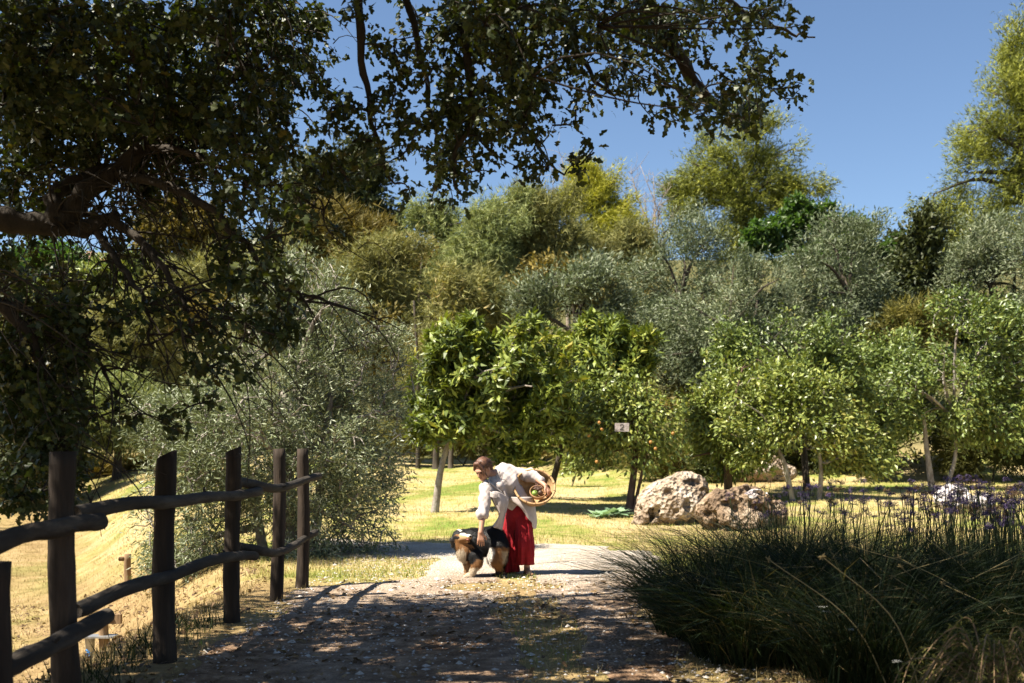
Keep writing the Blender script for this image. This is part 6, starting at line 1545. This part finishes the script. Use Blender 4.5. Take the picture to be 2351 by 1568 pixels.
# lawn beyond the gravel
n = 120000
y = 11.5 + 26 * rng.random(n) ** 1.3; x = (rng.uniform(-.62, .62, n)) * y * .95
keep = (path_mask(x, y) < 0.02) & (x > fence_edge(y) - .3)
x, y = x[keep], y[keep]
g3 = np.stack([x, y, 0 * x], -1)
greeness = np.clip(.55 + .55 * vnoise(g3, .45, 41) + .2 * vnoise(g3, 1.6, 43), 0, 1)
k_ = rng.random(len(x)) < (.35 + .65 * (1 - greeness))
rn = np.clip(greeness * .8 + rng.normal(size=len(x)) * .18, 0, 1)
cover("meadow_grass", "short sunlit yellow green grass of the lawn beyond the gravel", "grass", on_ground(x, y), .075, .012, 'lawn', rng, .7, rnd=rn)
n = 80000
y = 5 + 38 * rng.random(n); x = fence_edge(y) - .1 - rng.random(n) ** 1.2 * 16
keep = (x / y > -.62)
x, y = x[keep], y[keep]; g3 = np.stack([x, y, 0 * x], -1)
rn = np.clip(.4 + .4 * vnoise(g3, .45, 44) + rng.normal(size=len(x)) * .18, 0, 1)
cover("meadow_grass", "dry yellow grass of the lower meadow and bank behind the fence", "grass", on_ground(x, y), .08, .012, 'straw', rng, .7, rnd=rn)
# taller dry tufts along the path edge, in the middle strip and by the fence
n = 60000
y = 3.0 + 11.5 * rng.random(n); x = rng.uniform(-3.0, 2.4, n); mk = path_mask(x, y)
pn = vnoise(np.stack([x, y, 0 * x], -1), 2.4, 51)
keep = (mk < 0.05) & (mk > -1.1) & (rng.random(n) < np.clip(.25 + .5 * pn, 0.02, 1))
x, y = x[keep], y[keep]
rn = np.clip(rng.uniform(.1, 1, len(x)), 0, 1)
cover("verge_grass", "dry grass tufts along the path edge and between the wheel tracks", "grass", on_ground(x, y), .085, .006, 'straw', rng, .9, rnd=rn)
n = 16000
y = 3.5 + 9.5 * rng.random(n); x = rng.uniform(-2.6, 1.6, n); mk = path_mask(x, y); pn = vnoise(np.stack([x, y, 0 * x], -1), 1.9, 57)
keep = (mk < 0.02) & (pn > .1) & (rng.random(n) < .6)
cover("verge_grass", "green grass patches between the wheel tracks and by the fence", "grass", on_ground(x[keep], y[keep]), .07, .006, 'lawn', rng, .8, hi=.45)
# weeds below the rails at the left
n = 700
y = rng.uniform(4.2, 8.6, n); x = -2.45 - rng.random(n) * .5
cover("verge_weeds", "dark weedy stems along the foot of the fence", "weeds", on_ground(x, y), .22, .012, 'blade', rng, .8)
# stones and dead leaves on the gravel
def stones(n, seed, lo, hi, ymax):
    rng = np.random.default_rng(seed)
    y = 2.8 + (ymax - 2.8) * rng.random(n) ** .8; x = rng.uniform(-2.3, 1.9, n)
    V0 = nrm(np.array([[1, 0, 0], [-1, 0, 0], [0, 1, 0], [0, -1, 0], [0, 0, 1.], [0, 0, -1.]]))
    F0 = np.array([[4, 0, 2], [4, 2, 1], [4, 1, 3], [4, 3, 0]])
    s = rng.uniform(lo, hi, n) * (1 + 1.2 * (rng.random(n) < .06))
    V = V0[None] * (s[:, None, None] * rng.uniform(.5, 1.3, (n, 6, 1))) * np.array([1, 1, .6]) + np.stack([x, y, zg(x, y) + .012], -1)[:, None]
    Fs = (np.arange(n)[:, None, None] * 6 + F0[None]).reshape(-1, 3)
    return V.reshape(-1, 3), Fs
stm = noise_mat("pale_pebble", [(0.3, (0.30, 0.26, 0.22)), (0.7, (0.55, 0.51, 0.47))], 9, 0.9, 0)
V, Fs = stones(6500, 3, .006, .017, 14.5)
tag(obj("pebbles", V, [Fs], stm, None, False), "loose pale pebbles scattered over the gravel path", "pebbles", kind="stuff")
n = 7000
y = 2.8 + 8.4 * rng.random(n); x = rng.uniform(-3.0, 2.6, n)
kp = rng.random(n) < np.clip(.35 + .6 * vnoise(np.stack([x, y, 0 * x], -1), 1.8, 61), .04, 1)
x, y = x[kp], y[kp]; n = len(x)
pos = np.stack([x, y, zg(x, y) + rng.uniform(.02, .035, n)], -1)
V, Fs, A = scatter(T_OAK2, pos, np.concatenate([rng.normal(size=(n, 2)), rng.normal(size=(n, 1)) * .25], 1), np.concatenate([rng.normal(size=(n, 2)) * .4, np.ones((n, 1))], 1), rng.uniform(.035, .075, n), rng.random(n))
tag(obj("leaf_litter", V, [Fs], M['litter'], None, False, {"rnd": A}), "brown fallen oak leaves lying under the oak", "leaf litter", kind="stuff")

n = 2600
y = 4 + 14 * rng.random(n); x = fence_edge(y) - rng.random(n) ** .8 * 4.2
pos = np.stack([x, y, zg(x, y) + rng.uniform(.015, .04, n)], -1)
V, Fs, A = scatter(T_OAK2, pos, np.concatenate([rng.normal(size=(n, 2)), rng.normal(size=(n, 1)) * .3], 1), np.concatenate([rng.normal(size=(n, 2)) * .4, np.ones((n, 1))], 1), rng.uniform(.04, .09, n), rng.random(n))
tag(obj("leaf_litter", V, [Fs], M['litter'], None, False, {"rnd": A}), "brown fallen leaves lying on the dry bank below the fence", "leaf litter", kind="stuff")
